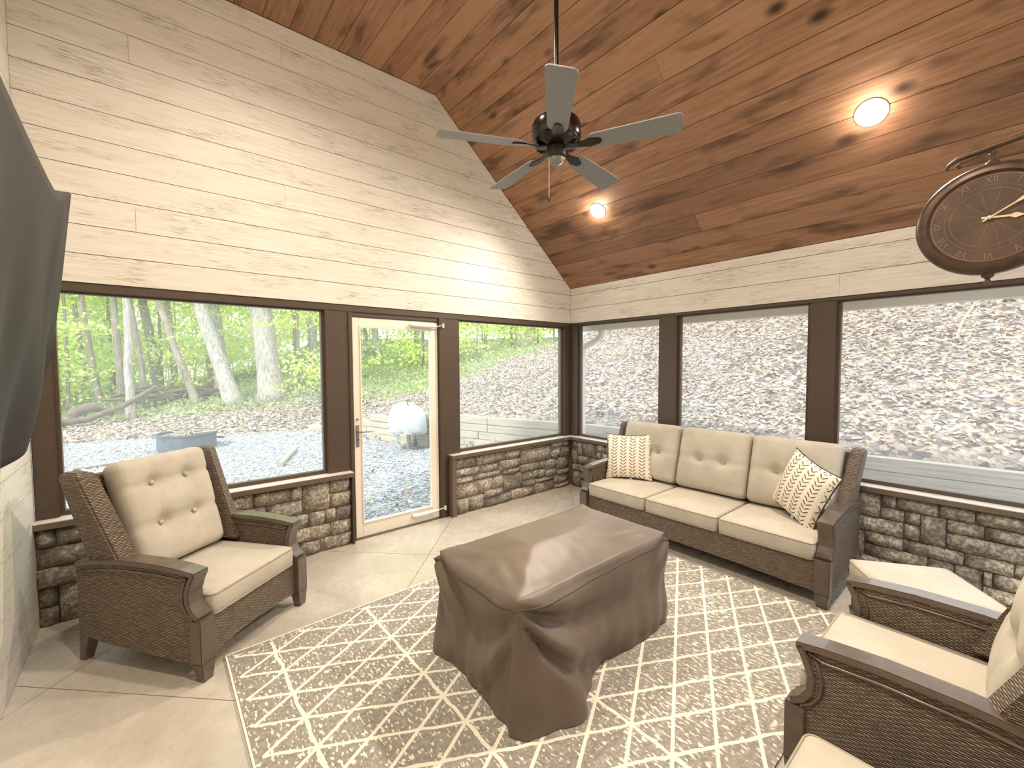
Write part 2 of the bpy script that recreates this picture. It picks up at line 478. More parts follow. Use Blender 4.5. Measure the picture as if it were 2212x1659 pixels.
plain('dark_wood', (0.13, 0.10, 0.075), 0.9, var=0.4, scale=8, bmp=0.6)
plain('roof', (0.2, 0.18, 0.16), 0.9)
plain('saw_cut', (0.20, 0.165, 0.125), 0.9)
plain('gravel_stone', (0.40, 0.42, 0.45), 0.9, var=0.45, scale=9.0)
plain('sheet', (0.60, 0.57, 0.53), 0.8)

# ------------------------------------------------------------------ room dimensions
XL, YF = -4.85, -4.42           # left wall, wall behind the camera
ZH, ZE, ZC, XK = 2.145, 2.60, 4.31, -2.004   # header, eave, flat ceiling, kink
SL = (ZC-ZE)/(-XK)              # roof slope
PITCH = 0.1835
def zc(x): return min(ZC, ZE - x*SL)

# ------------------------------------------------------------------ floor: concrete slabs with saw-cut joints
fl = MB().box(XL-0.1, 0.25, YF-0.1, 0.22, -0.12, -0.008).build('floor', M['saw_cut'])
tag(fl, kind='structure')
def clip(poly, a, b, c):
    out = []
    for i in range(len(poly)):
        p, q = poly[i], poly[(i+1) % len(poly)]
        dp, dq = a*p[0]+b*p[1]-c, a*q[0]+b*q[1]-c
        if dp >= 0: out.append(p)
        if dp*dq < 0:
            t = dp/(dp-dq); out.append((p[0]+(q[0]-p[0])*t, p[1]+(q[1]-p[1])*t))
    return out
g2 = 0.003
d1 = [-99, -3.93, -1.84, -0.01, 99]      # x - y
d2 = [-99, -7.75, -5.5, -3.2, 99]        # x + y
for i in range(4):
    for j in range(4):
        p = [(XL, YF), (0.0, YF), (0.0, 0.0), (XL, 0.0)]
        for a, b, c in ((1,-1,d1[i]+g2),(-1,1,-d1[i+1]+g2),(1,1,d2[j]+g2),(-1,-1,-d2[j+1]+g2)):
            if len(p) >= 3: p = clip(p, a, b, c)
        if len(p) >= 3:
            MB().prism(p, lambda a, b, d: (a, b, d), -0.008, 0.0).build('slab', M['concrete'], fl)

# ------------------------------------------------------------------ shiplap walls
def board(parent, poly, fn, d0, d1, mat, swap=False):
    if len(poly) >= 3:
        MB().prism(poly, fn, d0, d1).build('plank', mat, parent, swap=swap)
rnd = random.Random(4)
wb = MB().prism([(XL-0.1, ZH), (0.14, ZH), (0.14, ZE-0.14*SL+0.05), (XK, ZC+0.05), (XL-0.1, ZC+0.05)], lambda a, b, d: (a, d, b), 0.018, 0.14).build('wall_back', M['backing'])
tag(wb, kind='structure')
fnA = lambda a, b, d: (a, d, b)
joints = {0: [], 1: [], 2: [-4.318], 3: [], 4: [], 5: [], 6: [-2.205], 7: [], 8: [-4.317], 9: [-2.2], 10: [], 11: []}
extra = {0: [-2.35], 1: [-0.9], 3: [-1.9], 4: [-3.4], 5: [-1.1], 7: [-3.0], 10: [-3.4], 11: [-4.0]}
for k in range(12):
    z0, z1 = ZH+k*PITCH, ZH+(k+1)*PITCH
    cuts = [XL]+sorted(joints[k]+extra.get(k, []))+[0.0]
    for a, b in zip(cuts[:-1], cuts[1:]):
        p = [(a+0.0007, z0+0.0022), (b-0.0007, z0+0.0022), (b-0.0007, z1-0.0022), (a+0.0007, z1-0.0022)]
        p = clip(p, -SL, -1, -ZE+0.004)          # under the slope
        p = clip(p, 0, -1, -ZC+0.004)
        board(wb, p, fnA, 0.0, 0.018+0.002, M['shiplap'])
wr = MB().box(0.018, 0.14, YF, 0.02, ZH, ZE-0.1).build('wall_right', M['backing'])
tag(wr, kind='structure')
fnB = lambda a, b, d: (d, a, b)
for k in range(3):
    z0, z1 = ZH+k*PITCH, min(ZH+(k+1)*PITCH, ZE)
    cuts = [YF, (-2.9, -1.3, -3.4)[k], -0.001]
    for a, b in zip(cuts[:-1], cuts[1:]):
        board(wr, [(a+0.0007, z0+0.0022), (b-0.0007, z0+0.0022), (b-0.0007, z1-0.002), (a+0.0007, z1-0.002)], fnB, 0.0, 0.02, M['shiplap'])
wl = MB().box(XL-0.14, XL-0.0185, YF-0.1, 0.14, 0, ZC+0.05).build('wall_left', M['backing'])
tag(wl, kind='structure')
k = 0; z0 = ZH-12*PITCH
while z0 < ZC:
    a0, a1 = max(z0, 0.0), min(z0+PITCH, ZC)
    if a1-a0 > 0.01:
        c = rnd.uniform(-3.6, -1.0)
        for a, b in ((YF, c), (c, -0.001)):
            board(wl, [(a+0.0007, a0+0.0022), (b-0.0007, a0+0.0022), (b-0.0007, a1-0.0022), (a+0.0007, a1-0.0022)], fnB, XL-0.02, XL, M['shiplap'])
    z0 += PITCH
# wall behind the camera: same porch bays with stone base, posts and screens
wf = MB().prism([(XL-0.1, ZH-0.07), (0.14, ZH-0.07), (0.14, ZE-0.14*SL+0.05), (XK, ZC+0.05), (XL-0.1, ZC+0.05)], lambda a, b, d: (a, d, b), YF-0.14, YF).build('wall_front', M['plaster'])
tag(wf, kind='structure')
tag(MB().box(XL, -2.121, YF-0.13, YF, 0.651, ZH-0.0705).build('wall_front_panel', M['plaster']), kind='structure')
tag(MB().box(XL, 0.13, YF-0.13, YF, 0.0, 0.65).build('wall_front_base', M['mortar']), kind='structure')

# ------------------------------------------------------------------ ceiling boards
th = 0.03
cl = MB().prism([(0.62, ZE-0.62*SL+th), (XK, ZC+th), (XL-0.14, ZC+th), (XL-0.14, ZC+0.2), (XK-0.05, ZC+0.2), (0.62, ZE-0.62*SL+0.2)], lambda a, b, d: (a, d, b), YF-0.3, 0.5).build('ceiling', M['roof'])
tag(cl, kind='structure')
Ls = math.hypot(XK, ZC-ZE); nrow = 14
ex, ez = XK/Ls, (ZC-ZE)/Ls
for k in range(nrow):
    s0, s1 = k*Ls/nrow+0.002, (k+1)*Ls/nrow-0.002
    c = rnd.uniform(-3.9, -0.6) if k in (2, 9) else -0.001
    dz = rnd.uniform(0, 0.002)
    cuts = [YF, c, 0.0] if k in (2, 9) else [YF, 0.0]
    for a, b in zip(cuts[:-1], cuts[1:]):
        q = [(ex*s0, ZE+ez*s0), (ex*s1, ZE+ez*s1)]
        n = (-ez, ex)
        if n[1] < 0: n = (ez, -ex)
        v0 = [(q[0][0]+n[0]*dz, a+0.001, q[0][1]+n[1]*dz), (q[1][0]+n[0]*dz, a+0.001, q[1][1]+n[1]*dz), (q[1][0]+n[0]*th, a+0.001, q[1][1]+n[1]*th), (q[0][0]+n[0]*th, a+0.001, q[0][1]+n[1]*th)]
        v1 = [(x, b-0.001, z) for x, _, z in v0]
        MB().hexa(v0, v1).build('plank', M['ceiling'], cl, swap=True)
nf = 15
for k in range(nf):
    x1 = XK - k*(XK-XL)/nf - 0.002; x0 = XK - (k+1)*(XK-XL)/nf + 0.002
    c = rnd.uniform(-3.9, -0.6)
    for a, b in ((YF, c), (c, 0.0)):
        MB().box(x0, x1, a+0.001, b-0.001, ZC+rnd.uniform(0, 0.002), ZC+th).build('plank', M['ceiling'], cl, swap=True)

# ------------------------------------------------------------------ posts, headers, sills
trim_n = [0]
def trim(x0, x1, y0, y1, z0, z1, mat='trim', bev=0.003):
    trim_n[0] += 1
    return tag(MB().box(x0, x1, y0, y1, z0, z1).build('trim_%d' % trim_n[0], M[mat], bevel=bev), kind='structure')
ZS = 0.652                         # sill top
ZT = 2.088                         # underside of the header, back wall
ZTB = 2.116                        # and right wall
trim(XL, 0.139, 0.008, 0.14, ZT, ZH-0.001)                 # header on the back wall
trim(0.008, 0.139, YF, 0.0078, ZTB, ZH-0.001)                 # header on the right wall
postsA = [(XL+0.001, -4.745), (-3.112, -2.916), (-1.935, -1.742), (-0.105, -0.001)]
for a, b in postsA:
    lo = 0.0 if a < -1.9 and a > -3.2 else ZS
    if a == -1.935 or a == -3.112: lo = 0.001
    trim(a, b, 0.012, 0.13, lo, ZT)
postsB = [(-0.105, 0.011), (-1.498, -1.292), (-2.885, -2.70), (YF, -4.32)]
for a, b in postsB:
    trim(0.012, 0.13, a, b, ZS, ZTB)
trim(-0.001, 0.13, 0.0112, 0.13, ZS, ZT)                  # corner block
trim(-2.916, -2.882, 0.0, 0.13, 0.001, ZT); trim(-1.992, -1.935, 0.0, 0.13, 0.001, ZT)     # door jambs
trim(-2.882, -1.992, 0.02, 0.13, 2.048, ZT)               # door head
trim(XL, -2.918, -0.075, 0.145, ZS-0.038, ZS, 'sill'); trim(-1.895, -0.076, -0.075, 0.145, ZS-0.038, ZS, 'sill')
trim(-0.075, 0.145, YF, 0.145, ZS-0.038, ZS, 'sill')
for a in ((XL+.001, -2.92, -.070, .05), (-1.892, -.072, -.070, .05), (-.070, .05, YF+.001, .05)): trim(*a, ZS, ZS+.006, 'sill_sheen', .001)  # added thin pale slabs: daylight sheen of the sill tops put into colour
trim(-1.895, -1.842, -0.07, 0.0, 0.001, ZS-0.039, 'sill')  # end board of the stone panel
trim(-2.935, -2.918, -0.06, 0.0, 0.001, ZS-0.039, 'trim')
# stone panels
def knee(name, x0, x1, y0, y1):
    return tag(MB().box(x0, x1, y0, y1, 0.0, ZS-0.039).build(name, M['mortar']), kind='structure')
kA1 = knee('wall_back_base_1', XL, -2.937, -0.012, 0.13)
kA2 = knee('wall_back_base_2', -1.842, -0.001, -0.012, 0.13)
kB = knee('wall_right_base', -0.012, 0.13, YF, -0.001)
tones = [(0.54, 0.47, 0.365), (0.46, 0.41, 0.345), (0.38, 0.35, 0.305), (0.60, 0.53, 0.43), (0.51, 0.44, 0.33), (0.31, 0.285, 0.25), (0.62, 0.565, 0.48)]
def stone(parent, a0, a1, z0, z1, wall, rs):
    g = 0.0035; a0 += g; a1 -= g; z0 += g; z1 -= g
    w_, h_ = a1-a0, z1-z0
    if w_ < 0.015 or h_ < 0.015: return
    nu = 5 if w_ > 0.12 else 4; nv = 4
    dep = rs.uniform(0.030, 0.052); sx, sz = rs.uniform(-.012, .012), rs.uniform(-.008, .008)
    def fn(u, v):
        e = 1.0 if 0 < u < 1 and 0 < v < 1 else 0.35
        cu = (u-0.5); cv = (v-0.5)
        d = dep*e+(rs.uniform(-.009, .009)+sx*cu*2+sz*cv*2)*e
        ja, jz = rs.uniform(-.004, .004), rs.uniform(-.004, .004)
        # rounded corners
        k = 0.5*max(0, abs(cu)*2-0.8)*max(0, abs(cv)*2-0.8)*0.35
        A_ = a0+w_*(u-cu*k)+(ja if e == 1 else 0)*1.5+ja*0.5; Z_ = z0+h_*(v-cv*k)+jz*0.6
        return (A_, -0.012-d, Z_) if wall == 'A' else (-0.012-d, A_, Z_)
    m = MB().grid(fn, nu, nv)
    # side walls back to the mortar
    ring = [i for i in range(nu)]+[j*nu+nu-1 for j in range(1, nv)]+[(nv-1)*nu+i for i in range(nu-2, -1, -1)]+[j*nu for j in range(nv-2, 0, -1)]
    n0 = len(m.v)
    for i in ring:
        x, y, z = m.v[i]
        m.v.append((x, -0.006, z) if wall == 'A' else (-0.006, y, z))
    for i in range(len(ring)):
        j = (i+1) % len(ring)
        m.f.append((ring[i], ring[j], n0+j, n0+i))
    o = m.build('stone', M['stone'], parent, smooth='all')
    t = rs.choice(tones); k_ = rs.uniform(0.9, 1.2); o.color = (*[c*k_ for c in t], 1)
def ashlar(parent, a0, a1, wall, seed, nz=6):
    rs = random.Random(seed); cu = 0.045; n = int(round((a1-a0)/cu)); cu = (a1-a0)/n
    H = ZS-0.04; edges = [0]
    for i in range(nz): edges.append(edges[-1]+rs.uniform(0.85, 1.15))
    edges = [e/edges[-1]*H for e in edges]
    used = [[False]*nz for _ in range(n)]
    for r in range(nz):
        c = 0
        while c < n:
            if used[c][r]: c += 1; continue
            hh = 2 if r+1 < nz and rs.random() < 0.22 and not used[c][r+1] else 1
            wmax = rs.randint(3, 6) if hh == 2 else rs.choice([2, 3, 4, 5, 5, 6, 7, 8])
            k = 0
            while k < wmax and c+k < n and not used[c+k][r] and (hh == 1 or not used[c+k][r+1]): k += 1
            rem = n-(c+k)
            if 0 < rem < 2 and not used[min(n-1, c+k)][r] and hh == 1: k += rem
            for i in range(c, c+k):
                for q in range(hh): used[i][r+q] = True
            stone(parent, a0+c*cu, a0+(c+k)*cu, edges[r], edges[r+hh], wall, rs)
            c += k
ashlar(kA1, XL, -2.937, 'A', 5, 5)
ashlar(kB, YF, -0.06, 'B', 9, 6)
# stones right of the door as they lie in the wall: x0, x1, z0, z1
STONES_A2 = [(-1.84,-1.56,.49,.61),(-1.56,-1.15,.49,.61),(-1.15,-.91,.50,.61),(-.91,-.39,.575,.61),(-.39,-.17,.53,.61),(-.17,-.06,.53,.61),
    (-.91,-.39,.40,.575),(-.39,-.22,.40,.53),(-.22,-.06,.40,.53),(-1.84,-1.52,.40,.49),(-1.52,-1.25,.40,.49),(-1.25,-.91,.385,.50),
    (-1.84,-1.59,.33,.40),(-1.59,-1.19,.33,.40),(-1.19,-.92,.32,.385),(-.92,-.60,.30,.40),(-.60,-.49,.30,.40),(-.49,-.30,.27,.40),(-.30,-.06,.24,.40),
    (-1.84,-1.33,.165,.33),(-1.33,-1.18,.19,.33),(-1.18,-.87,.14,.32),(-.87,-.62,.20,.30),(-.62,-.49,.19,.30),(-.49,-.30,.18,.27),(-.30,-.06,.17,.24),
    (-.87,-.67,.12,.20),(-.67,-.33,.13,.185),(-.33,-.06,.06,.17),(-1.84,-1.66,0,.165),(-1.66,-1.46,0,.165),(-1.46,-1.18,.105,.19),
    (-1.46,-1.05,0,.105),(-1.05,-.67,0,.12),(-.67,-.33,0,.13),(-.33,-.06,0,.06)]

rs = random.Random(31)
if STONES_A2:
    for a0, a1, z0, z1 in STONES_A2: stone(kA2, a0, a1, z0, z1, 'A', rs)
else:
    ashlar(kA2, -1.842, -0.06, 'A', 12, 6)

# ------------------------------------------------------------------ screened windows
win_n = [0]
def window(wall, a0, a1):
    win_n[0] += 1
    o = empty('window_%d' % win_n[0]); tag(o, kind='structure')
    z0, z1, fw = ZS, (ZTB if wall == 'B' else ZT), 0.022
    ft = 0.012
    d0, d1 = 0.045, 0.10
    for r_ in ((a0, a0+fw, z0, z1), (a1-fw, a1, z0, z1), (a0+fw, a1-fw, z1-ft, z1), (a0+fw, a1-fw, z0, z0+0.036)):
        b = MB()
        if wall == 'A': b.box(r_[0], r_[1], d0, d1, r_[2], r_[3])
        elif wall == 'D': b.box(r_[0], r_[1], YF-d1, YF-d0, r_[2], r_[3])
        else: b.box(d0, d1, r_[0], r_[1], r_[2], r_[3])
        b.build('window_frame', M['trim'], o)
    b = MB()
    if wall == 'D': b.box(a0+fw, a1-fw, YF-0.073, YF-0.071, z0+0.036, z1-ft)
    elif wall == 'A': b.box(a0+fw, a1-fw, 0.071, 0.073, z0+0.036, z1-ft)
    else: b.box(0.071, 0.073, a0+fw, a1-fw, z0+0.036, z1-ft)
    b.build('pane', M['screen'], o)
window('A', -4.745, -3.112); window('A', -1.742, -0.105)
window('D', -1.90, -0.12)
for a, b in ((-2.12, -1.90), (-0.12, 0.0)): trim(a, b, YF-0.13, YF-0.0005, 0.651, ZT)
window('B', -1.292, -0.105); window('B', -2.70, -1.498); window('B', -4.32, -2.885)

# ------------------------------------------------------------------ door
dr = empty('door_1', (-2.437, 0.03, 0)); tag(dr, kind='structure')
dx0, dx1 = -0.44, 0.44
def dbox(n, m, *a, **k): return MB().box(*a).build(n, M[m], dr, **k)
dbox('stile', 'door_paint', dx0, -0.372, 0, 0.045, 0.012, 2.042, bevel=0.003)
dbox('stile', 'door_paint', 0.362, dx1, 0, 0.045, 0.012, 2.042, bevel=0.003)
dbox('rail', 'door_paint', -0.372, 0.362, 0, 0.045, 1.965, 2.042, bevel=0.003)
dbox('rail', 'door_paint', -0.372, 0.362, 0, 0.045, 0.012, 0.135, bevel=0.003)
for a in ((-0.372, -0.36, 0.135, 1.965), (0.35, 0.362, 0.135, 1.965), (-0.36, 0.35, 1.953, 1.965), (-0.36, 0.35, 0.135, 0.147)):
    dbox('glazing_bead', 'door_paint', a[0], a[1], -0.008, 0.03, a[2], a[3])
dbox('pane', 'door_glass', -0.36, 0.35, 0.02, 0.024, 0.147, 1.953)
hz = dbox('lock_plate', 'steel', -0.424, -0.392, -0.006, 0.002, 0.86, 1.06, bevel=0.002)
MB().tube([(-0.408, -0.006, 1.0), (-0.408, -0.05, 1.0), (-0.38, -0.056, 1.0), (-0.27, -0.052, 1.0)], [0.008, 0.008, 0.008, 0.006], 8).build('lever', M['steel'], hz, smooth=True)
MB().lathe([(0.011, 0), (0.011, 0.012), (0.006, 0.014)], 12, lambda x, y, z: (-0.408+x, -0.002-z, 1.115+y)).build('deadbolt', M['steel'], dr, smooth=True)
MB().tube([(-0.408, -0.004, 0.93), (-0.408, -0.014, 0.93)], 0.006, 8).build('key_cylinder', M['dark_metal'], dr)
for z, x0, x1, nm in ((2.0, 0.13, 0.415, 'top'), (0.095, 0.12, 0.40, 'low')):
    c = MB().tube([(x0, -0.03, z), (x0+0.02, -0.03, z), (x1-0.02, -0.03, z), (x1, -0.03, z)], [0.009, 0.016, 0.016, 0.009], 12).build('door_closer', M['white_metal'], dr, smooth=True)
    MB().tube([(x1, -0.03, z), (0.485, -0.035, z+0.012)], 0.005, 8).build('closer_rod', M['white_metal'], c)
    MB().box(0.478, 0.492, -0.055, -0.015, z-0.012, z+0.034).build('closer_bracket', M['white_metal'], c, bevel=0.002)
    MB().box(x0+0.0, x0+0.05, -0.03, 0.0, z-0.012, z+0.012).build('closer_foot', M['white_metal'], c, bevel=0.002)

# ------------------------------------------------------------------ recessed ceiling lights
ND = Vector((-ez, 0, ex))
if ND.z > 0: ND = -ND
def can_light(pos, nrm, label, power=None):
    q = Vector(nrm).to_track_quat('-Z', 'Y')
    o = empty('ceiling_light', pos); o.rotation_euler = q.to_euler()
    tag(o, label, 'ceiling light', 'recessed lights in the wood ceiling')
    MB().lathe([(0.071, 0.004), (0.086, 0.004), (0.088, -0.003), (0.084, -0.006), (0.072, -0.005)], 28).build('trim_ring', M['white_metal'], o, smooth=True)
    MB().lathe([(0.071, 0.0), (0.069, -0.005), (0.045, -0.010), (0.02, -0.012), (0.002, -0.013)], 28).build('lens', M['lamp_lens'], o, smooth='all')
    for kind, en, dz in (('SPOT', CAN_W, -0.03), ('POINT', CAN_W*0.035, -0.055)):
        l = bpy.data.lights.new('can_lamp', kind); l.energy = en*(power or 1.0); l.color = CAN_COL; l.shadow_soft_size = 0.05
        if kind == 'SPOT': l.spot_size = R(150); l.spot_blend = 0.9
        lo = bpy.data.objects.new('lamp', l); COL.objects.link(lo); lo.parent = o; lo.location = (0, 0, dz)
    return o
zs = lambda x: ZE - x*SL
can_light((-0.705, -3.2, zs(-0.705)), ND, 'round recessed ceiling light glowing on the brown wood slope near the clock')
can_light((-0.69, -1.0, zs(-0.69)), ND, 'round recessed ceiling light glowing on the brown wood slope beyond the fan', 0.85)
can_light((-3.6, -1.4, ZC), (0, 0, -1), 'round recessed light in the flat ceiling above the back wall boards', 0.72)
can_light((-3.75, -3.2, ZC), (0, 0, -1), 'round recessed light in the flat ceiling above the armchair side')

# ------------------------------------------------------------------ outdoors: terrain
TOE = np.array([(1.8,-14),(1.75,-4),(1.25,.8),(.13,4.0),(-1.1,8.3),(-5.8,9.8),(-14,13),(-34,18)], float)
BASE = np.array([.58,.58,.58,.55,-.1,-.1,-.1,-.1]); SLOPE = np.array([.5,.5,.38,.27,.26,.10,.03,0])
def height(x, y):
    x = np.asarray(x, float); y = np.asarray(y, float)
    best = np.full(x.shape, 1e9); sd = np.zeros(x.shape); bs = np.zeros(x.shape); sl = np.zeros(x.shape)
    for i in range(len(TOE)-1):
        a = TOE[i]; d = TOE[i+1]-a
        t = np.clip(((x-a[0])*d[0]+(y-a[1])*d[1])/(d@d), 0, 1)
        px = x-(a[0]+t*d[0]); py = y-(a[1]+t*d[1]); dist = np.hypot(px, py)
        s = np.sign(px*d[1]-py*d[0]); m = dist < best
        best = np.where(m, dist, best); sd = np.where(m, s*dist, sd)
        bs = np.where(m, BASE[i]+(BASE[i+1]-BASE[i])*t, bs); sl = np.where(m, SLOPE[i]+(SLOPE[i+1]-SLOPE[i])*t, sl)
    d = np.maximum(sd, 0)
    bump = .05*np.sin(1.9*x+.7*y)+.05*np.sin(1.3*y-.8*x+1)
    z = np.where(sd > 0, bs+sl*16*np.tanh(d/16)+bump*np.clip(d/1.5, 0, 1), -.1+.012*np.sin(2*x+1.1*y))
    return z, sd
def hz1(x, y): return float(height(np.array([x]), np.array([y]))[0][0])
def green_zone(x, y, sd):
    return np.clip((sd-1.7)/0.8, 0, 1)*np.clip((y-5.5-0.25*x)/1.5, 0, 1)*np.clip((17-np.hypot(x+2, y-8))/4, 0.25, 1)
def make_ground():
    # finer near the porch, coarser far away
    def axis(lo, hi, near0, near1, fine, coarse):
        a = list(np.arange(near0, near1, fine)); s = fine; x = near1
        while x < hi: a.append(x); s = min(s*1.12, coarse); x += s
        s = fine; x = near0
        while x > lo: x -= s; a.insert(0, x); s = min(s*1.12, coarse)
        return np.array(a)
    X = axis(-45, 45, -7, 5, 0.16, 1.5); Y = axis(-16, 60, -5, 12, 0.16, 1.5)
    gx, gy = np.meshgrid(X, Y); z, sd = height(gx, gy)
    inside = (gx > XL-0.3) & (gx < 0.35) & (gy < 0.3)
    z = np.where(inside, -0.2, z)
    nx, ny = len(X), len(Y)
    me = bpy.data.meshes.new('ground')
    V = np.stack([gx, gy, z], -1).reshape(-1, 3)
    f = [(j*nx+i, j*nx+i+1, (j+1)*nx+i+1, (j+1)*nx+i) for j in range(ny-1) for i in range(nx-1)]
    me.from_pydata(V.tolist(), [], f); me.update()
    a = me.color_attributes.new('zone', 'FLOAT_COLOR', 'POINT')
    c = np.ones((nx*ny, 4), np.float32)
    c[:, 0] = np.clip(0.5+(sd.ravel()+0.15)*0.8, 0, 1); c[:, 1] = green_zone(gx, gy, sd).ravel(); c[:, 2] = 0
    a.data.foreach_set('color', c.ravel())
    me.polygons.foreach_set('use_smooth', [True]*len(me.polygons))
    me.materials.append(M['ground'])
    return tag(link(bpy.data.objects.new('ground', me)), kind='structure')
make_ground()
npr = np.random.default_rng(7)
def leaf_quads(P, size, up, rng, curl=0.25):
    """P (n,3) centres, bent diamond leaves; up 0 = random orientation, 1 = lying flat"""
    n = len(P)
    nrm = rng.normal(size=(n, 3)); nrm /= np.linalg.norm(nrm, axis=1)[:, None]
    nrm = nrm*(1-up)+np.array([0, 0, 1.0])*up; nrm /= np.linalg.norm(nrm, axis=1)[:, None]
    t = np.cross(nrm, rng.normal(size=(n, 3))); t /= np.linalg.norm(t, axis=1)[:, None]
    b = np.cross(nrm, t)
    L = (size*rng.uniform(0.6, 1.3, n))[:, None]; W = L*rng.uniform(0.35, 0.6, n)[:, None]
    k = L*curl*rng.uniform(-1, 1, n)[:, None]
    return np.stack([P-t*L, P+b*W+nrm*k, P+t*L, P-b*W+nrm*k], 1)
def pick(cols, n, rng, jit=0.2):
    c = np.array(cols)[rng.integers(0, len(cols), n)]
    return np.clip(c*rng.uniform(1-jit, 1+jit, (n, 1)), 0, 1)
# leaf litter on the hillside and on the gravel
LIT = [(.60,.55,.51),(.50,.45,.42),(.72,.68,.65),(.36,.30,.27),(.27,.22,.20),(.52,.38,.28),(.62,.52,.28),(.52,.30,.24),(.20,.165,.15),(.76,.73,.71),(.58,.52,.48),(.46,.48,.30),(.64,.58,.56),(.44,.39,.38)]
def litter(name, n, area, size, label, keep):
    x = npr.uniform(area[0], area[1], n); y = npr.uniform(area[2], area[3], n)
    z, sd = height(x, y); m = keep(x, y, sd); x, y, z = x[m], y[m], z[m]
    V = leaf_quads(np.stack([x, y, z+npr.uniform(0.008, 0.035, len(x))], 1), size, 0.62, npr, 0.35)
    me = quads(name, V, pick(LIT, len(x), npr), M['litter_leaf'])
    return tag(link(bpy.data.objects.new(name, me)), label, 'leaves', kind='stuff')
litter('leaf_litter', 150000, (-2, 14, -9, 13), 0.043, 'dry fallen leaves covering the hillside behind the retaining wall', lambda x, y, sd: (sd > 0.25) & (sd < 9) & ((sd < 3.5) | (npr.random(len(x)) < 0.55)))
litter('gravel_leaves', 2600, (-9, 1.5, 0.6, 11), 0.045, 'scattered brown leaves lying on the gravel yard', lambda x, y, sd: (sd < 0.1) & (sd > -7))
litter('far_leaves', 22000, (-12, 4, 8, 15), 0.06, 'brown leaf litter along the edge of the woods', lambda x, y, sd: (sd > 0) & (sd < 3.2))
# gravel stones
def gravel():
    n = 15000
    y = 0.3+9.5*npr.random(n)**1.6; x = npr.uniform(-7, 1.2, n)
    z, sd = height(x, y); m = sd < -0.02; x, y, z = x[m], y[m], z[m]; n = len(x)
    base = np.array([(1,0,0),(0,1,0),(-1,0,0),(0,-1,0),(0,0,.7),(0,0,-.7)], float)
    S = npr.uniform(0.012, 0.028, (n, 1, 1))*npr.uniform(0.6, 1.3, (n, 1, 3))
    an = npr.uniform(0, 6.28, n); c, s = np.cos(an), np.sin(an)
    Vv = base[None]*S; Rx = Vv[..., 0]*c[:, None]-Vv[..., 1]*s[:, None]; Ry = Vv[..., 0]*s[:, None]+Vv[..., 1]*c[:, None]
    Vv = np.stack([Rx+x[:, None], Ry+y[:, None], Vv[..., 2]+z[:, None]+0.008], -1).reshape(-1, 3)
    F = np.array([(0,1,4),(1,2,4),(2,3,4),(3,0,4),(1,0,5),(2,1,5),(3,2,5),(0,3,5)])
    Fv = (F[None]+6*np.arange(n)[:, None, None]).reshape(-1)
    me = bpy.data.meshes.new('gravel'); me.vertices.add(6*n); me.vertices.foreach_set('co', Vv.ravel())
    me.loops.add(len(Fv)); me.loops.foreach_set('vertex_index', Fv.astype(np.int32))
    me.polygons.add(8*n); me.polygons.foreach_set('loop_start', np.arange(0, 24*n, 3, dtype=np.int32)); me.update(calc_edges=True)
    me.materials.append(M['gravel_stone'])
    tag(link(bpy.data.objects.new('gravel', me)), 'pale grey crushed gravel covering the yard outside', 'gravel', kind='stuff')
gravel()
# green undergrowth at the edge of the woods
def undergrowth():
    n = 42000; x = npr.uniform(-14, 8, n); y = npr.uniform(6, 20, n); z, sd = height(x, y)
    m = npr.random(n) < green_zone(x, y, sd); x, y, z = x[m], y[m], z[m]
    P = np.stack([x, y, z+npr.uniform(0.03, 0.36, len(x))*npr.random(len(x))], 1)
    V = leaf_quads(P, 0.062, 0.45, npr)
    me = quads('undergrowth', V, pick([(.30,.42,.14),(.42,.52,.22),(.50,.58,.30),(.36,.46,.24),(.56,.60,.26)], len(x), npr), M['leaf'])
    tag(link(bpy.data.objects.new('undergrowth', me)), 'low green ground plants growing along the edge of the woods', 'plants', kind='stuff')
undergrowth()

# ------------------------------------------------------------------ trees
GREENS = [(.66,.80,.20),(.76,.88,.28),(.56,.74,.20),(.84,.90,.36),(.46,.64,.18),(.90,.88,.26)]
def cloud(name, n, height_, rad, size, seed, z0=0.3, top=1.0):
    rng = np.random.default_rng(seed)
    nc = max(8, n//55)
    cz = z0+(height_-z0)*rng.random(nc)**0.9; ca = rng.uniform(0, 6.28, nc); cr = rad*np.sqrt(rng.random(nc))*(0.55+0.45*np.sin(np.pi*np.clip(cz/height_, 0.05, 1)))
    C = np.stack([cr*np.cos(ca), cr*np.sin(ca), cz], 1)
    i = rng.integers(0, nc, n)
    P = C[i]+rng.normal(size=(n, 3))*np.array([0.5, 0.5, 0.16])*0.8
    V = leaf_quads(P, size, 0.4, rng)
    return quads(name, V, pick(GREENS, n, rng, 0.15), M['leaf'])
FOL = [cloud('foliage', 2600, 6.5, 1.9, 0.080, 11), cloud('foliage', 2200, 5.5, 1.6, 0.075, 12), cloud('foliage', 3000, 7.5, 2.3, 0.088, 13)]
CROWN = [cloud('foliage', 1200, 5.0, 2.4, 0.12, 21), cloud('foliage', 1000, 4.5, 2.0, 0.12, 22)]
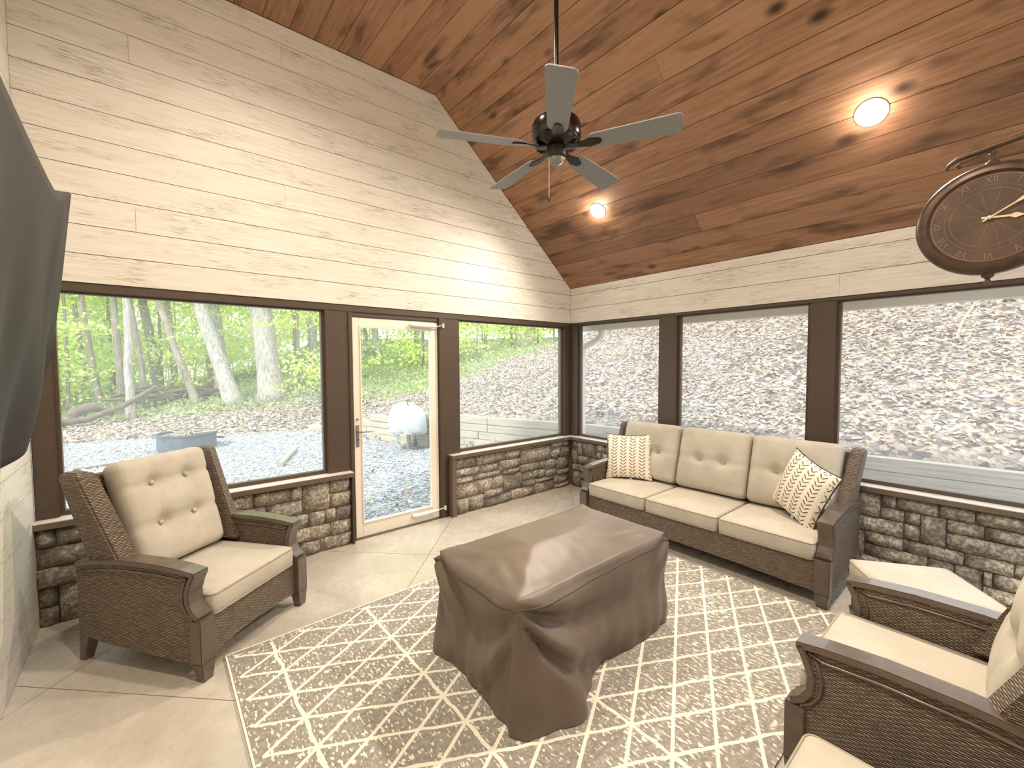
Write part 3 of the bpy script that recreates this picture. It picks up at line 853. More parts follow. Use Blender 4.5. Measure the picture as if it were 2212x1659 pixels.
def tree(name, label, base, lean, rad, H, tone, group=None, crown=None, flare=1.55, bend=0.0, seed=0):
    """lean = (dx, dy) per metre of height"""
    rs = random.Random(seed); x, y = base; z = hz1(x, y)-0.15
    o = empty(name, (x, y, z)); tag(o, label, 'tree', group)
    pts = []; rr = []; ns = 12
    for i in range(ns):
        t = (i/(ns-1))**1.4; h = t*H
        pts.append((lean[0]*h+bend*math.sin(t*3.1)*0.3+rs.uniform(-.02, .02)*min(1, h), lean[1]*h+rs.uniform(-.02, .02)*min(1, h), h))
        rr.append(rad*(1-0.55*t)*(1+(flare-1)*math.exp(-h/0.28)))
    tr = MB().tube(pts, rr, 14).build('trunk', M['bark'], o, smooth='all'); tr.color = (*tone, 1)
    for k in range(3):
        a = rs.uniform(0, 6.28); i = 6+k; p = Vector(pts[i]); L = rs.uniform(0.8, 1.6)
        q = p+Vector((math.cos(a)*L, math.sin(a)*L, L*0.6))
        br = MB().tube([p, (p+q)/2+Vector((0, 0, .1)), q], [rr[i]*0.35, rr[i]*0.22, rr[i]*0.1], 6).build('branch', M['bark'], o, smooth='all'); br.color = (*tone, 1)
    me = crown or rs.choice(CROWN)
    c = link(bpy.data.objects.new('foliage', me), o); c.location = (lean[0]*H*0.62, lean[1]*H*0.62, H*0.62)
    c.rotation_euler = (0, 0, rs.uniform(0, 6.28))
    return o
GREY = (.46,.43,.38); PALE = (.50,.48,.43); DARK = (.30,.26,.20); BRN = (.38,.32,.25)
TR = [('big',-1.29,11.72,.36,(-.07,.12),GREY,'thick grey oak trunk rising from the leaf bank, widest of the trees'),
 ('lean',-2.30,11.98,.235,(-.23,.25),PALE,'pale mottled tree trunk leaning strongly beside the thick oak'),
 ('b2',-2.36,14.16,.21,(-.05,.10),GREY,'straight grey trunk standing close behind the leaning pale tree'),
 ('thin',-3.21,12.33,.11,(-.26,.28),BRN,'slim brown trunk leaning over the brush pile'),
 ('5',-3.52,18.0,.13,(-.05,.10),GREY,None),('white',-4.75,11.81,.105,(.0,.06),PALE,'slim whitish trunk at the end of the fallen log'),
 ('7',-4.93,12.93,.10,(-.035,.09),DARK,'dark slim trunk just behind the whitish one'),('8',-5.43,13.64,.09,(-.10,.15),BRN,None),
 ('9',-4.39,12.94,.085,(-.09,.13),DARK,'crooked dark trunk between the whitish tree and the brush pile'),('10',-4.03,17.0,.17,(-.11,.15),DARK,None),
 ('11',.82,14.47,.16,(-.06,.11),GREY,'grey trunk among the green plants uphill from the oak'),('12',.53,15.97,.115,(-.03,.08),BRN,None),
 ('13',-2.42,17.36,.09,(-.06,.11),BRN,None),('14',-5.93,16.08,.09,(-.07,.12),BRN,None),('15',-6.17,14.1,.05,(0,.06),BRN,None),
 ('16',3.68,16.51,.10,(-.02,.08),GREY,None),('17',3.91,15.71,.16,(-.04,.09),PALE,'pale grey trunk on the green slope seen through the door'),
 ('18',5.43,13.89,.18,(-.16,.19),PALE,'pale trunk leaning on the slope above the roots'),
 ('19',9.6,11.6,.38,(-.10,.12),GREY,'broad grey tree standing at the top of the leafy hillside'),
 ('20',8.4,13.2,.10,(0,.0),BRN,None),('21',6.3,13.2,.10,(.03,.03),GREY,None)]
for i, (n, x, y, r_, ln, tone, lab) in enumerate(TR):
    tree('forest_tree', lab or 'slender bare trunk standing among the sunlit woods', (x, y), ln, r_, 11 if r_ > .12 else 9, tone, None if lab else 'slender trees in the woods', seed=i, flare=1.7 if r_ > .2 else 1.35)
rs = random.Random(77)
def place_saplings():
    k = 0; tries = 0
    while k < 82 and tries < 4000:
        tries += 1
        an = R(rs.uniform(42, 108)); d = rs.uniform(15.5, 38)
        x = -4.27+math.cos(an)*d; y = -3.87+math.sin(an)*d
        _, sd = height(np.array([x]), np.array([y]))
        if sd[0] < 3.0 or y < 9.5: continue
        z = hz1(x, y)-0.1; o = empty('young_tree', (x, y, z), rs.uniform(0, 6.28))
        far = d > 25
        tag(o, 'tall young tree with yellow-green leaves deep in the woods' if far else 'thin leafy sapling with yellow-green leaves at the edge of the woods', 'tree', 'far young trees in the woods' if far else 'saplings at the edge of the woods')
        H = rs.uniform(6, 9); r_ = rs.uniform(0.025, 0.06)
        st = MB().tube([(0, 0, 0), (rs.uniform(-.1, .1), rs.uniform(-.1, .1), H*.4), (rs.uniform(-.3, .3), rs.uniform(-.3, .3), H)], [r_, r_*.8, r_*.3], 7).build('stem', M['bark'], o, smooth='all')
        st.color = (*rs.choice([BRN, DARK, GREY]), 1)
        f = link(bpy.data.objects.new('foliage', rs.choice(FOL)), o); s = rs.uniform(0.9, 1.2)*(1.35 if far else 1.0); f.scale = (s, s, s)
        k += 1
place_saplings()
# fallen logs and brush
def log(name, label, pts, rad, mat, group=None):
    P = [(x, y, hz1(x, y)+dz) for x, y, dz in pts]
    m = MB().tube(P, [rad*(1-0.35*i/(len(P)-1)) for i in range(len(P))], 10)
    return tag(m.build(name, M[mat], smooth=True), label, 'log', group)
log('fallen_log', 'long dark fallen log lying in front of the whitish trunk', [(-6.3, 11.3, .12), (-5.6, 11.5, .16), (-4.9, 11.6, .42), (-4.2, 11.9, .75)], .09, 'dark_wood')
log('fallen_log', 'thick mossy log stretched behind the leaning pale tree', [(-4.3, 13.5, .14), (-3.2, 14.2, .2), (-1.9, 14.9, .2), (-.9, 15.4, .22)], .17, 'dark_wood')
log('root_stump', 'dark upturned root stump at the end of the long fallen log', [(-6.0, 12.2, .0), (-5.85, 12.2, .3), (-5.5, 12.25, .42), (-5.1, 12.3, .2)], .17, 'dark_wood')
bp = empty('brush_pile', (-3.9, 12.9, hz1(-3.9, 12.9))); tag(bp, 'tangled heap of dark branches under the slim leaning trunk', 'brush pile')
for i in range(34):
    a = rs.uniform(-.6, .9); L = rs.uniform(.5, 1.5); x, y, z = rs.uniform(-.9, 1.1), rs.uniform(-.4, .4), rs.uniform(.05, .45)
    dx, dy, dz = math.cos(a)*L/2, math.sin(a)*L/2*.5, rs.uniform(-.25, .35)*L
    MB().tube([(x-dx, y-dy, max(.02, z-dz/2)), (x, y, z+.03), (x+dx, y+dy, max(.02, z+dz/2))], rs.uniform(.015, .045), 6).build('branch', M['dark_wood'], bp, smooth='all')
# branches on the hillside
for lab, pts, r_ in (('crooked pale branch standing in the leaves opposite the sofa end', [(4.5, -3.25, .02), (4.52, -3.3, .25), (4.75, -3.42, .45), (4.8, -3.55, .75)], .016),
                     ('long thin branch lying across the leaves above the sofa', [(4.6, -.95, .04), (5.0, -1.6, .06), (5.3, -2.3, .08)], .014),
                     ('dark twig lying across the upper hillside leaves', [(6.1, 5.6, .05), (6.9, 4.9, .08), (7.6, 4.3, .05)], .022),
                     ('bare forked roots on the bank below the green plants', [(2.9, 9.8, .05), (3.6, 9.3, .10), (4.4, 9.0, .08), (5.0, 8.3, .05)], .035)):
    log('fallen_branch', lab, pts, r_, 'dry_wood')
log('cut_stick', 'short cut stick of pale wood lying on the gravel', [(-2.66, 4.15, .045), (-2.4, 4.75, .05), (-2.12, 5.37, .06)], .05, 'dry_wood')
log('gravel_branch', 'thin forked twig lying on the gravel near the fire ring', [(-5.3, 6.0, .02), (-4.8, 6.2, .03), (-4.4, 6.1, .03), (-4.0, 6.5, .03)], .018, 'dark_wood')

# ------------------------------------------------------------------ retaining wall of stacked timbers
rw = empty('retaining_wall', (1.25, 0.8, -0.1)); tag(rw, 'low retaining wall of stacked grey landscape timbers below the leafy slope', 'retaining wall')
RW = [(1.78, -7.5), (1.75, -4), (1.25, .8), (.13, 4.0), (-1.1, 8.3)]
seglen = [math.dist(RW[i], RW[i+1]) for i in range(4)]; tot = sum(seglen)
def along(s):
    for i in range(4):
        if s <= seglen[i] or i == 3:
            t = s/seglen[i]; return (RW[i][0]+(RW[i+1][0]-RW[i][0])*t, RW[i][1]+(RW[i+1][1]-RW[i][1])*t)
        s -= seglen[i]
corners = [sum(seglen[:i]) for i in range(5)]
ends = [tot-0.05, tot-0.9, tot-1.7, tot-2.6, tot-3.3]
for c in range(5):
    s = 0.0; z0 = -0.10+c*0.142
    while s < ends[c]-0.1:
        L = rs.uniform(1.9, 2.5) if s > 0 else 1.2+0.4*(c % 3)
        e = min(s+L, ends[c])
        for k in corners:
            if s+0.05 < k < e-0.001: e = k
        if ends[c]-e < 0.3: e = ends[c]
        a, b = Vector((*along(s+0.004), 0)), Vector((*along(e-0.004), 0))
        d = (b-a); ln = d.length; d.normalize(); n = Vector((-d.y, d.x, 0))
        off = rs.uniform(-.008, .008)
        o = MB().box(0, ln, -0.07, 0.07, 0.002, 0.139).build('timber', M['timber'], rw, bevel=0.006)
        o.location = (a.x+n.x*off-rw.location.x, a.y+n.y*off-rw.location.y, z0+rs.uniform(-.002, .002)+0.1)
        o.rotation_euler = (0, 0, math.atan2(d.y, d.x))
        s = e

# ------------------------------------------------------------------ gutter and downspout
gu = MB().prism([(0.42, 2.072), (0.54, 2.072), (0.555, 2.15), (0.54, 2.15), (0.53, 2.084), (0.43, 2.084), (0.43, 2.15), (0.42, 2.15)], lambda a, b, d: (a, d, b), YF-0.3, 0.5).build('gutter', M['gutter_paint'])
tag(gu, 'cream metal gutter hanging along the eave outside the right windows', 'gutter')
so_ = MB().box(0.142, 0.42, YF-0.3, 0.5, 2.155, 2.17).build('soffit', M['gutter_paint']); tag(so_, kind='structure')
ds = empty('downspout', (0.35, 0.080, 0)); tag(ds, 'cream metal downspout with an elbow at the porch corner', 'downspout')
MB().rtube([(.12, -.22, 2.075), (.12, -.22, 2.01), (.10, -.19, 1.955), (.04, -.07, 1.885), (.0, -.0, 1.835), (0, 0.01, 1.76), (0, .01, .12), (0.03, 0.05, 0.0), (.1, .14, -.09)], 0.075, 0.055, (1, 0, 0)).build('pipe', M['gutter_paint'], ds, bevel=0.004)
for z in (1.5, .75):
    MB().box(-.043, .043, -.025, .045, z-.012, z+.012).build('strap', M['gutter_paint'], ds)

# ------------------------------------------------------------------ covered grill
gz = hz1(-.33, 4.09)
gr = empty('covered_grill', (-.33, 4.09, gz)); tag(gr, 'pedestal grill under a white fabric cover standing on the gravel', 'grill')
MB().tube([(0, 0, -.05), (0, 0, .45)], .042, 14).build('post', M['dry_wood'], gr, smooth=True)
def gcov(u, v):
    a = 2*math.pi*u
    prof = [(0.02, .92), (.16, .925), (.27, .87), (.345, .76), (.375, .62), (.385, .48), (.37, .40), (.33, .36)]
    t = v*(len(prof)-1); i = min(int(t), len(prof)-2); fr = t-i
    r_ = prof[i][0]*(1-fr)+prof[i+1][0]*fr; z = prof[i][1]*(1-fr)+prof[i+1][1]*fr
    fold = 0.022*math.sin(5*a+3*v)+0.016*math.sin(11*a-5*v)
    z += 0.05*math.cos(a-2.3)*(v < .9)
    r_ *= 1+fold*v*1.6
    return (r_*math.cos(a)*1.03, r_*math.sin(a)*0.85, z)
MB().grid(gcov, 40, 22, True).build('cover', M['grill_fabric'], gr, smooth='all')
def gband(u, v):
    a = 2*math.pi*u; r_ = .385+.01*math.sin(9*a)-.03*v
    return (r_*math.cos(a)*1.03, r_*math.sin(a)*.86, .46-.09*v+0.04*math.cos(a-2.3))
MB().grid(gband, 40, 3, True).build('hem_band', M['sheet'], gr, smooth='all')

# ------------------------------------------------------------------ fire ring
fz = hz1(-3.75, 7.2)
fr_ = empty('fire_ring', (-3.75, 7.2, fz)); tag(fr_, 'round steel fire ring filled with twigs on the gravel', 'fire ring')
MB().lathe([(.50, 0), (.50, .30), (.535, .31), (.535, .335), (.485, .335), (.485, 0.0)], 32).build('ring', M['iron_ring'], fr_, smooth=True)
MB().lathe([(.484, .02), (.484, .12), (.3, .16), (.02, .18)], 24).build('ash', M['mortar'], fr_, smooth='all')
MB().tube([(.50, -.1, .18), (.62, -.08, .16), (.64, 0, .16), (.62, .08, .16), (.50, .1, .18)], .012, 6).build('handle', M['iron_ring'], fr_, smooth='all')
for i in range(16):
    a = rs.uniform(0, 3.14); L = rs.uniform(.3, .62); x, y = rs.uniform(-.18, .18), rs.uniform(-.18, .18); s_ = min(1, .55/max(.01, math.hypot(abs(x)+abs(math.cos(a))*L, abs(y)+abs(math.sin(a))*L)))
    MB().tube([(x-math.cos(a)*L*s_, y-math.sin(a)*L*s_, .28+rs.uniform(-.05, .1)), (x, y, .30+.006*i), (x+math.cos(a)*L*s_, y+math.sin(a)*L*s_, .28+rs.uniform(-.05, .12))], rs.uniform(.006, .014), 5).build('twig', M['dry_wood'], fr_, smooth='all')
# ------------------------------------------------------------------ rug
rug = MB().box(-4.012, -0.985, -3.29, -1.09, 0.0005, 0.012).build('area_rug', M['rug'])
tag(rug, 'taupe area rug with cream diamond trellis lines under the covered table', 'rug')

# ------------------------------------------------------------------ cushions
def round_box(w_, d, h, r, crown=0.0, n=(14, 12, 4), front=None):
    hx, hy, hz_ = w_/2, d/2, h/2; m = MB()
    def mp(p):
        P = [p[0]*hx, p[1]*hy, p[2]*hz_]; c = [max(-q+r, min(q-r, v)) for v, q in zip(P, (hx, hy, hz_))]
        dv = Vector(P)-Vector(c)
        if dv.length > 1e-6: P = list(Vector(c)+dv.normalized()*r)
        k = (1-(P[0]/hx)**2)*(1-(P[1]/hy)**2)
        P[2] += (1 if P[2] > 0 else -1 if P[2] < 0 else 0)*crown*max(0, k)*(abs(P[2])/hz_)
        return front(P) if front else P
    def e(t): t = t*2-1; return math.copysign(1-(1-abs(t))**1.6, t)
    nx, ny, nz = n
    for s in (-1, 1):
        m.grid(lambda u, v: mp((e(u), e(v), s)), nx, ny); m.grid(lambda u, v: mp((e(u), s, e(v))), nx, nz); m.grid(lambda u, v: mp((s, e(u), e(v))), ny, nz)
    return m
def ring_path(w_, d, z, r, n=5):
    pts = []
    for cx, cy, a0 in ((w_/2-r, d/2-r, 0), (-w_/2+r, d/2-r, 90), (-w_/2+r, -d/2+r, 180), (w_/2-r, -d/2+r, 270)):
        for i in range(n):
            a = R(a0+90*i/(n-1)); pts.append((cx+r*math.cos(a), cy+r*math.sin(a), z))
    return pts+[pts[0]]
def seat_cushion(parent, w_, d, h, loc):
    o = round_box(w_, d, h, 0.036, 0.014, (16, 14, 6)).build('seat_cushion', M['cushion'], parent, smooth='all', weld=True); o.location = loc
    for z in (h/2-0.014, -h/2+0.014):
        MB().tube(ring_path(w_-0.008, d-0.008, z, 0.032), 0.0042, 6, cap=False).build('piping', M['seam'], o, smooth='all')
    return o
def back_cushion(parent, w_, h, t, loc, lean, buttons):
    def front(P):
        x, z, y = P          # built lying down: x width, y height, z thickness(front +)
        if y > 0:
            dmp = 0
            for bx, bz in buttons:
                q = (x-bx)**2+(z-bz)**2
                dmp += 0.042*math.exp(-q/0.0014)+0.028*math.exp(-q/0.012)
            for bz in {b[1] for b in buttons}:
                dmp += 0.013*math.exp(-((z-bz)/0.014)**2)
            for bx in {b[0] for b in buttons} if len({b[1] for b in buttons}) > 1 else ():
                dmp += 0.008*math.exp(-((x-bx)/0.016)**2)
            puff = 0.040*math.cos(x/w_*math.pi)**.5*math.cos(z/h*math.pi)**.5 if abs(x) < w_/2 and abs(z) < h/2 else 0
            y += puff-min(dmp, 0.068)
        y += 0.004*math.sin(9*x+5*z)
        return (x, -0 + y, z)
    m = round_box(w_, h, t, 0.05, 0.012, (34, 38, 6), front)
    o = m.build('back_cushion', M['cushion'], parent, smooth='all', weld=True); o.location = loc; o.rotation_euler = (R(lean), 0, 0)
    for bx, bz in buttons:
        y = t/2+0.040-0.058
        b = MB().lathe([(0.001, -0.006), (0.011, -0.004), (0.0145, 0.0), (0.011, 0.005), (0.001, 0.007)], 12, lambda a, c, d: (bx+a, y+d+0.004, bz+c)).build('button', M['cushion'], o, smooth='all')
    return o

# ------------------------------------------------------------------ wicker seating
ARM = [(-.37, .548), (-.22, .572), (-.04, .586), (.16, .584), (.32, .570), (.408, .556)]
FRT = [(.412, .562), (.388, .515), (.368, .455), (.372, .40), (.398, .355), (.432, .332)]
def seating(name, W, seats, back_h, btn, wing_w=0.10):
    o = empty(name)
    aw = 0.088; ax = W/2-aw/2
    for s in (-1, 1):
        fr = MB().rtube([(s*ax, y, z) for y, z in ARM], aw, 0.026, (1, 0, 0)).build('armrest', M['frame_wood'], o, bevel=0.004)
        MB().rtube([(s*ax, y-0.012, z) for y, z in FRT], aw, 0.026, (1, 0, 0)).build('arm_front', M['frame_wood'], fr, bevel=0.004)
        inner = [(y, z-0.012) for y, z in ARM[:-1]]+[(.37, .535), (.366, .5), (.348, .45), (.352, .40), (.376, .35), (.392, .33), (.392, .085), (.30, .098), (.05, .112), (-.20, .13), (-.30, .15), (-.37, .16)]
        sp = MB().prism(inner, lambda a, b, d: (d, a, b), s*ax-0.034, s*ax+0.034).build('side_panel', M['wicker'], o)
        for f_ in (-1, 1):
            pth = [(s*ax+f_*0.036, y, z-0.044) for y, z in ARM[:-1]]+[(s*ax+f_*0.036, y-0.045, z-(0.02 if i == 0 else 0)) for i, (y, z) in enumerate(FRT)]+[(s*ax+f_*0.036, .378, .30), (s*ax+f_*0.036, .378, .10)]
            MB().tube(pth, 0.007, 6).build('edge_cord', M['frame_wood'], sp, smooth='all')
        MB().hexa([(s*ax-aw/2, .372, .10), (s*ax+aw/2, .372, .10), (s*ax+aw/2, .44, .10), (s*ax-aw/2, .44, .10)], [(s*ax-aw/2, .372, .325), (s*ax+aw/2, .372, .325), (s*ax+aw/2, .44, .325), (s*ax-aw/2, .44, .325)]).build('front_post', M['frame_wood'], o, bevel=0.004)
        MB().hexa([(s*ax-.026, .388, 0), (s*ax+.026, .388, 0), (s*ax+.026, .434, 0), (s*ax-.026, .434, 0)], [(s*ax-aw/2+.002, .374, .101), (s*ax+aw/2-.002, .374, .101), (s*ax+aw/2-.002, .439, .101), (s*ax-aw/2+.002, .439, .101)]).build('leg', M['frame_wood'], o, bevel=0.003)
        MB().hexa([(s*ax-.022, -.40, 0), (s*ax+.022, -.40, 0), (s*ax+.022, -.36, 0), (s*ax-.022, -.36, 0)], [(s*ax-.034, -.375, .17), (s*ax+.034, -.375, .17), (s*ax+.034, -.30, .17), (s*ax-.034, -.30, .17)]).build('leg', M['frame_wood'], o, bevel=0.003)
        # wing
        lv = [.44, .60, .78, .93, back_h-.02, back_h]
        m = MB(); rings = []
        for z in lv:
            t = (z-.44)/(back_h-.44); xo = W/2-.03+.055*t; yb = -.262-(z-.42)*.265; dp = .27-.115*t
            sh = 0.012 if z == back_h else 0
            rings.append([(s*(xo-wing_w-.01*t+sh), yb+sh, z), (s*(xo-sh), yb+sh, z), (s*(xo-sh), yb+dp-.03-sh, z), (s*(xo-wing_w*.85+sh), yb+dp-sh, z)])
        for a, b in zip(rings[:-1], rings[1:]):
            k = len(m.v); m.v += a+b; m.f += [(k+i, k+(i+1) % 4, k+4+(i+1) % 4, k+4+i) for i in range(4)]
        k = len(m.v); m.v += rings[0]+rings[-1]; m.f += [(k, k+1, k+2, k+3), (k+4, k+5, k+6, k+7)]
        m.build('wing', M['wicker'], o, smooth=True, weld=True, bevel=0.010)
    xi = W/2-aw
    MB().prism([(-xi, .30), (-xi, .095), (-xi*.5, .112), (0, .118), (xi*.5, .112), (xi, .095), (xi, .30)], lambda a, b, d: (a, d, b), .358, .405).build('front_skirt', M['wicker'], o)
    MB().box(-xi, xi, -.30, .357, .24, .288).build('seat_deck', M['frame_wood'], o)
    bt = back_h-.055
    yb = lambda z: -.262-(z-.42)*.265
    MB().hexa([(-xi-.03, yb(.14), .14), (xi+.03, yb(.14), .14), (xi+.03, yb(.14)+.05, .14), (-xi-.03, yb(.14)+.05, .14)], [(-xi-.03, yb(bt), bt), (xi+.03, yb(bt), bt), (xi+.03, yb(bt)+.05, bt), (-xi-.03, yb(bt)+.05, bt)]).build('back_panel', M['wicker'], o)
    MB().rtube([(-xi-.03, yb(bt)+.025, bt+.004), (xi+.03, yb(bt)+.025, bt+.004)], .055, .022, (0, 1, 0)).build('top_rail', M['wicker'], o, bevel=.006)
    cw = 2*xi/seats
    for i in range(seats):
        cx = -xi+cw*(i+.5)
        seat_cushion(o, cw-.006, .62, .132, (cx, .115, .288+.066+.006))
        bw = cw-.008 if seats > 1 else cw-.075
        hh = back_h+.03-.425
        back_cushion(o, bw, hh, .15, (cx, -.205-.012, .425+hh/2), 14.0, btn)
    return o
ch = seating('wicker_armchair', .79, 1, 1.045, [(-.105, -.075), (.105, -.075), (-.105, .165), (.105, .165)])
ch2 = copy_tree(ch)
ch.location = (-4.085, -.675, 0); ch.rotation_euler = (0, 0, R(-142.1))
tag(ch, 'brown wicker wing armchair with tufted tan cushions beside the white wall', 'armchair', 'wicker armchairs')
ch2.location = (-2.06, -3.765, 0); ch2.rotation_euler = (0, 0, R(0))
tag(ch2, 'brown wicker armchair with tan cushions standing between the two ottomans', 'armchair', 'wicker armchairs')
sf = seating('wicker_sofa', 2.10, 3, .965, [(-.105, .0), (.105, .0)], 0.09)
sf.location = (-.545, -2.07, 0); sf.rotation_euler = (0, 0, R(90))
tag(sf, 'brown wicker three-seat sofa with tan tufted cushions under the right windows', 'sofa')

def ottoman():
    o = empty('wicker_ottoman'); S = .49
    for sx in (-1, 1):
        for sy in (-1, 1):
            c = S/2-.04
            MB().hexa([(sx*c-.02, sy*c-.02, 0), (sx*c+.02, sy*c-.02, 0), (sx*c+.02, sy*c+.02, 0), (sx*c-.02, sy*c+.02, 0)], [(sx*c-.035, sy*c-.035, .12), (sx*c+.035, sy*c-.035, .12), (sx*c+.035, sy*c+.035, .12), (sx*c-.035, sy*c+.035, .12)]).build('leg', M['frame_wood'], o, bevel=.003)
    h = S/2-.012
    MB().box(-h, h, -h, h, .10, .275).build('body', M['wicker'], o, bevel=.01)
    MB().box(-h-.004, h+.004, -h-.004, h+.004, .275, .292).build('rim', M['frame_wood'], o, bevel=.004)
    seat_cushion(o, S+.01, S+.01, .118, (0, 0, .292+.059+.004))
    return o
ot = ottoman(); ot2 = copy_tree(ot)
ot.location = (-1.085, -3.56, 0); ot.rotation_euler = (0, 0, R(-55.5))
tag(ot, 'square wicker ottoman with a cream cushion turned askew beside the sofa end', 'ottoman', 'wicker ottomans')
ot2.location = (-2.905, -3.70, 0)
tag(ot2, 'square wicker ottoman with a cream cushion standing straight beside the wicker armchair', 'ottoman', 'wicker ottomans')

# ------------------------------------------------------------------ throw pillows
def pillow(label, loc, normal_az, tilt, spin, s=.235):
    def face(sg):
        def fn(u, v):
            a, b = u*2-1, v*2-1
            a = math.copysign(1-(1-abs(a))**1.5, a); b = math.copysign(1-(1-abs(b))**1.5, b)
            th_ = .078*(max(0, 1-a*a)*max(0, 1-b*b))**.42
            return (a*s*(1-.10*(1-b*b)*abs(a)**3), b*s*(1-.10*(1-a*a)*abs(b)**3), sg*(th_+.003*math.sin(7*a+4*b)))
        return fn
    o = MB().grid(face(1), 22, 22).add([], []).build('throw_pillow', M['pillow'], smooth='all')
    me2 = MB().grid(face(1), 22, 22); k = len(me2.v); me2.grid(face(-1), 22, 22)
    o.data = me2.mesh('throw_pillow', M['pillow'], smooth='all', weld=True)
    pts = []
    for i in range(4):
        for t in np.linspace(-1, 1, 12)[:-1]:
            q = .10*(1-t*t)
            x, y = [(t, -1+q), (1-q, t), (-t, 1-q), (-1+q, -t)][i]; pts.append((x*s, y*s, 0))
    MB().tube(pts+[pts[0]], .0055, 6, cap=False).build('piping', M['piping'], o, smooth='all')
    MB().box(.01, .035, -s*.9-.03, -s*.9, -.001, .001).build('care_tag', M['white_metal'], o)
    n = Vector((math.cos(R(normal_az))*math.cos(R(tilt)), math.sin(R(normal_az))*math.cos(R(tilt)), math.sin(R(tilt))))
    up = Vector((0, 0, 1)); right = up.cross(n).normalized(); up = n.cross(right)
    r2 = right*math.cos(R(spin))+up*math.sin(R(spin)); u2 = -right*math.sin(R(spin))+up*math.cos(R(spin))
    mt = Matrix((r2, u2, n)).transposed().to_4x4(); mt.translation = loc; o.matrix_world = mt
    return tag(o, label, 'pillow', 'chevron throw pillows on the sofa')
pillow('cream throw pillow with brown chevron stripes upright against the sofa arm by the corner', (-.53, -1.29, .655), 205, 16, 2)
pillow('cream throw pillow with brown chevron stripes tipped over at the sofa end by the ottoman', (-.57, -2.85, .665), 146, 14, -16)

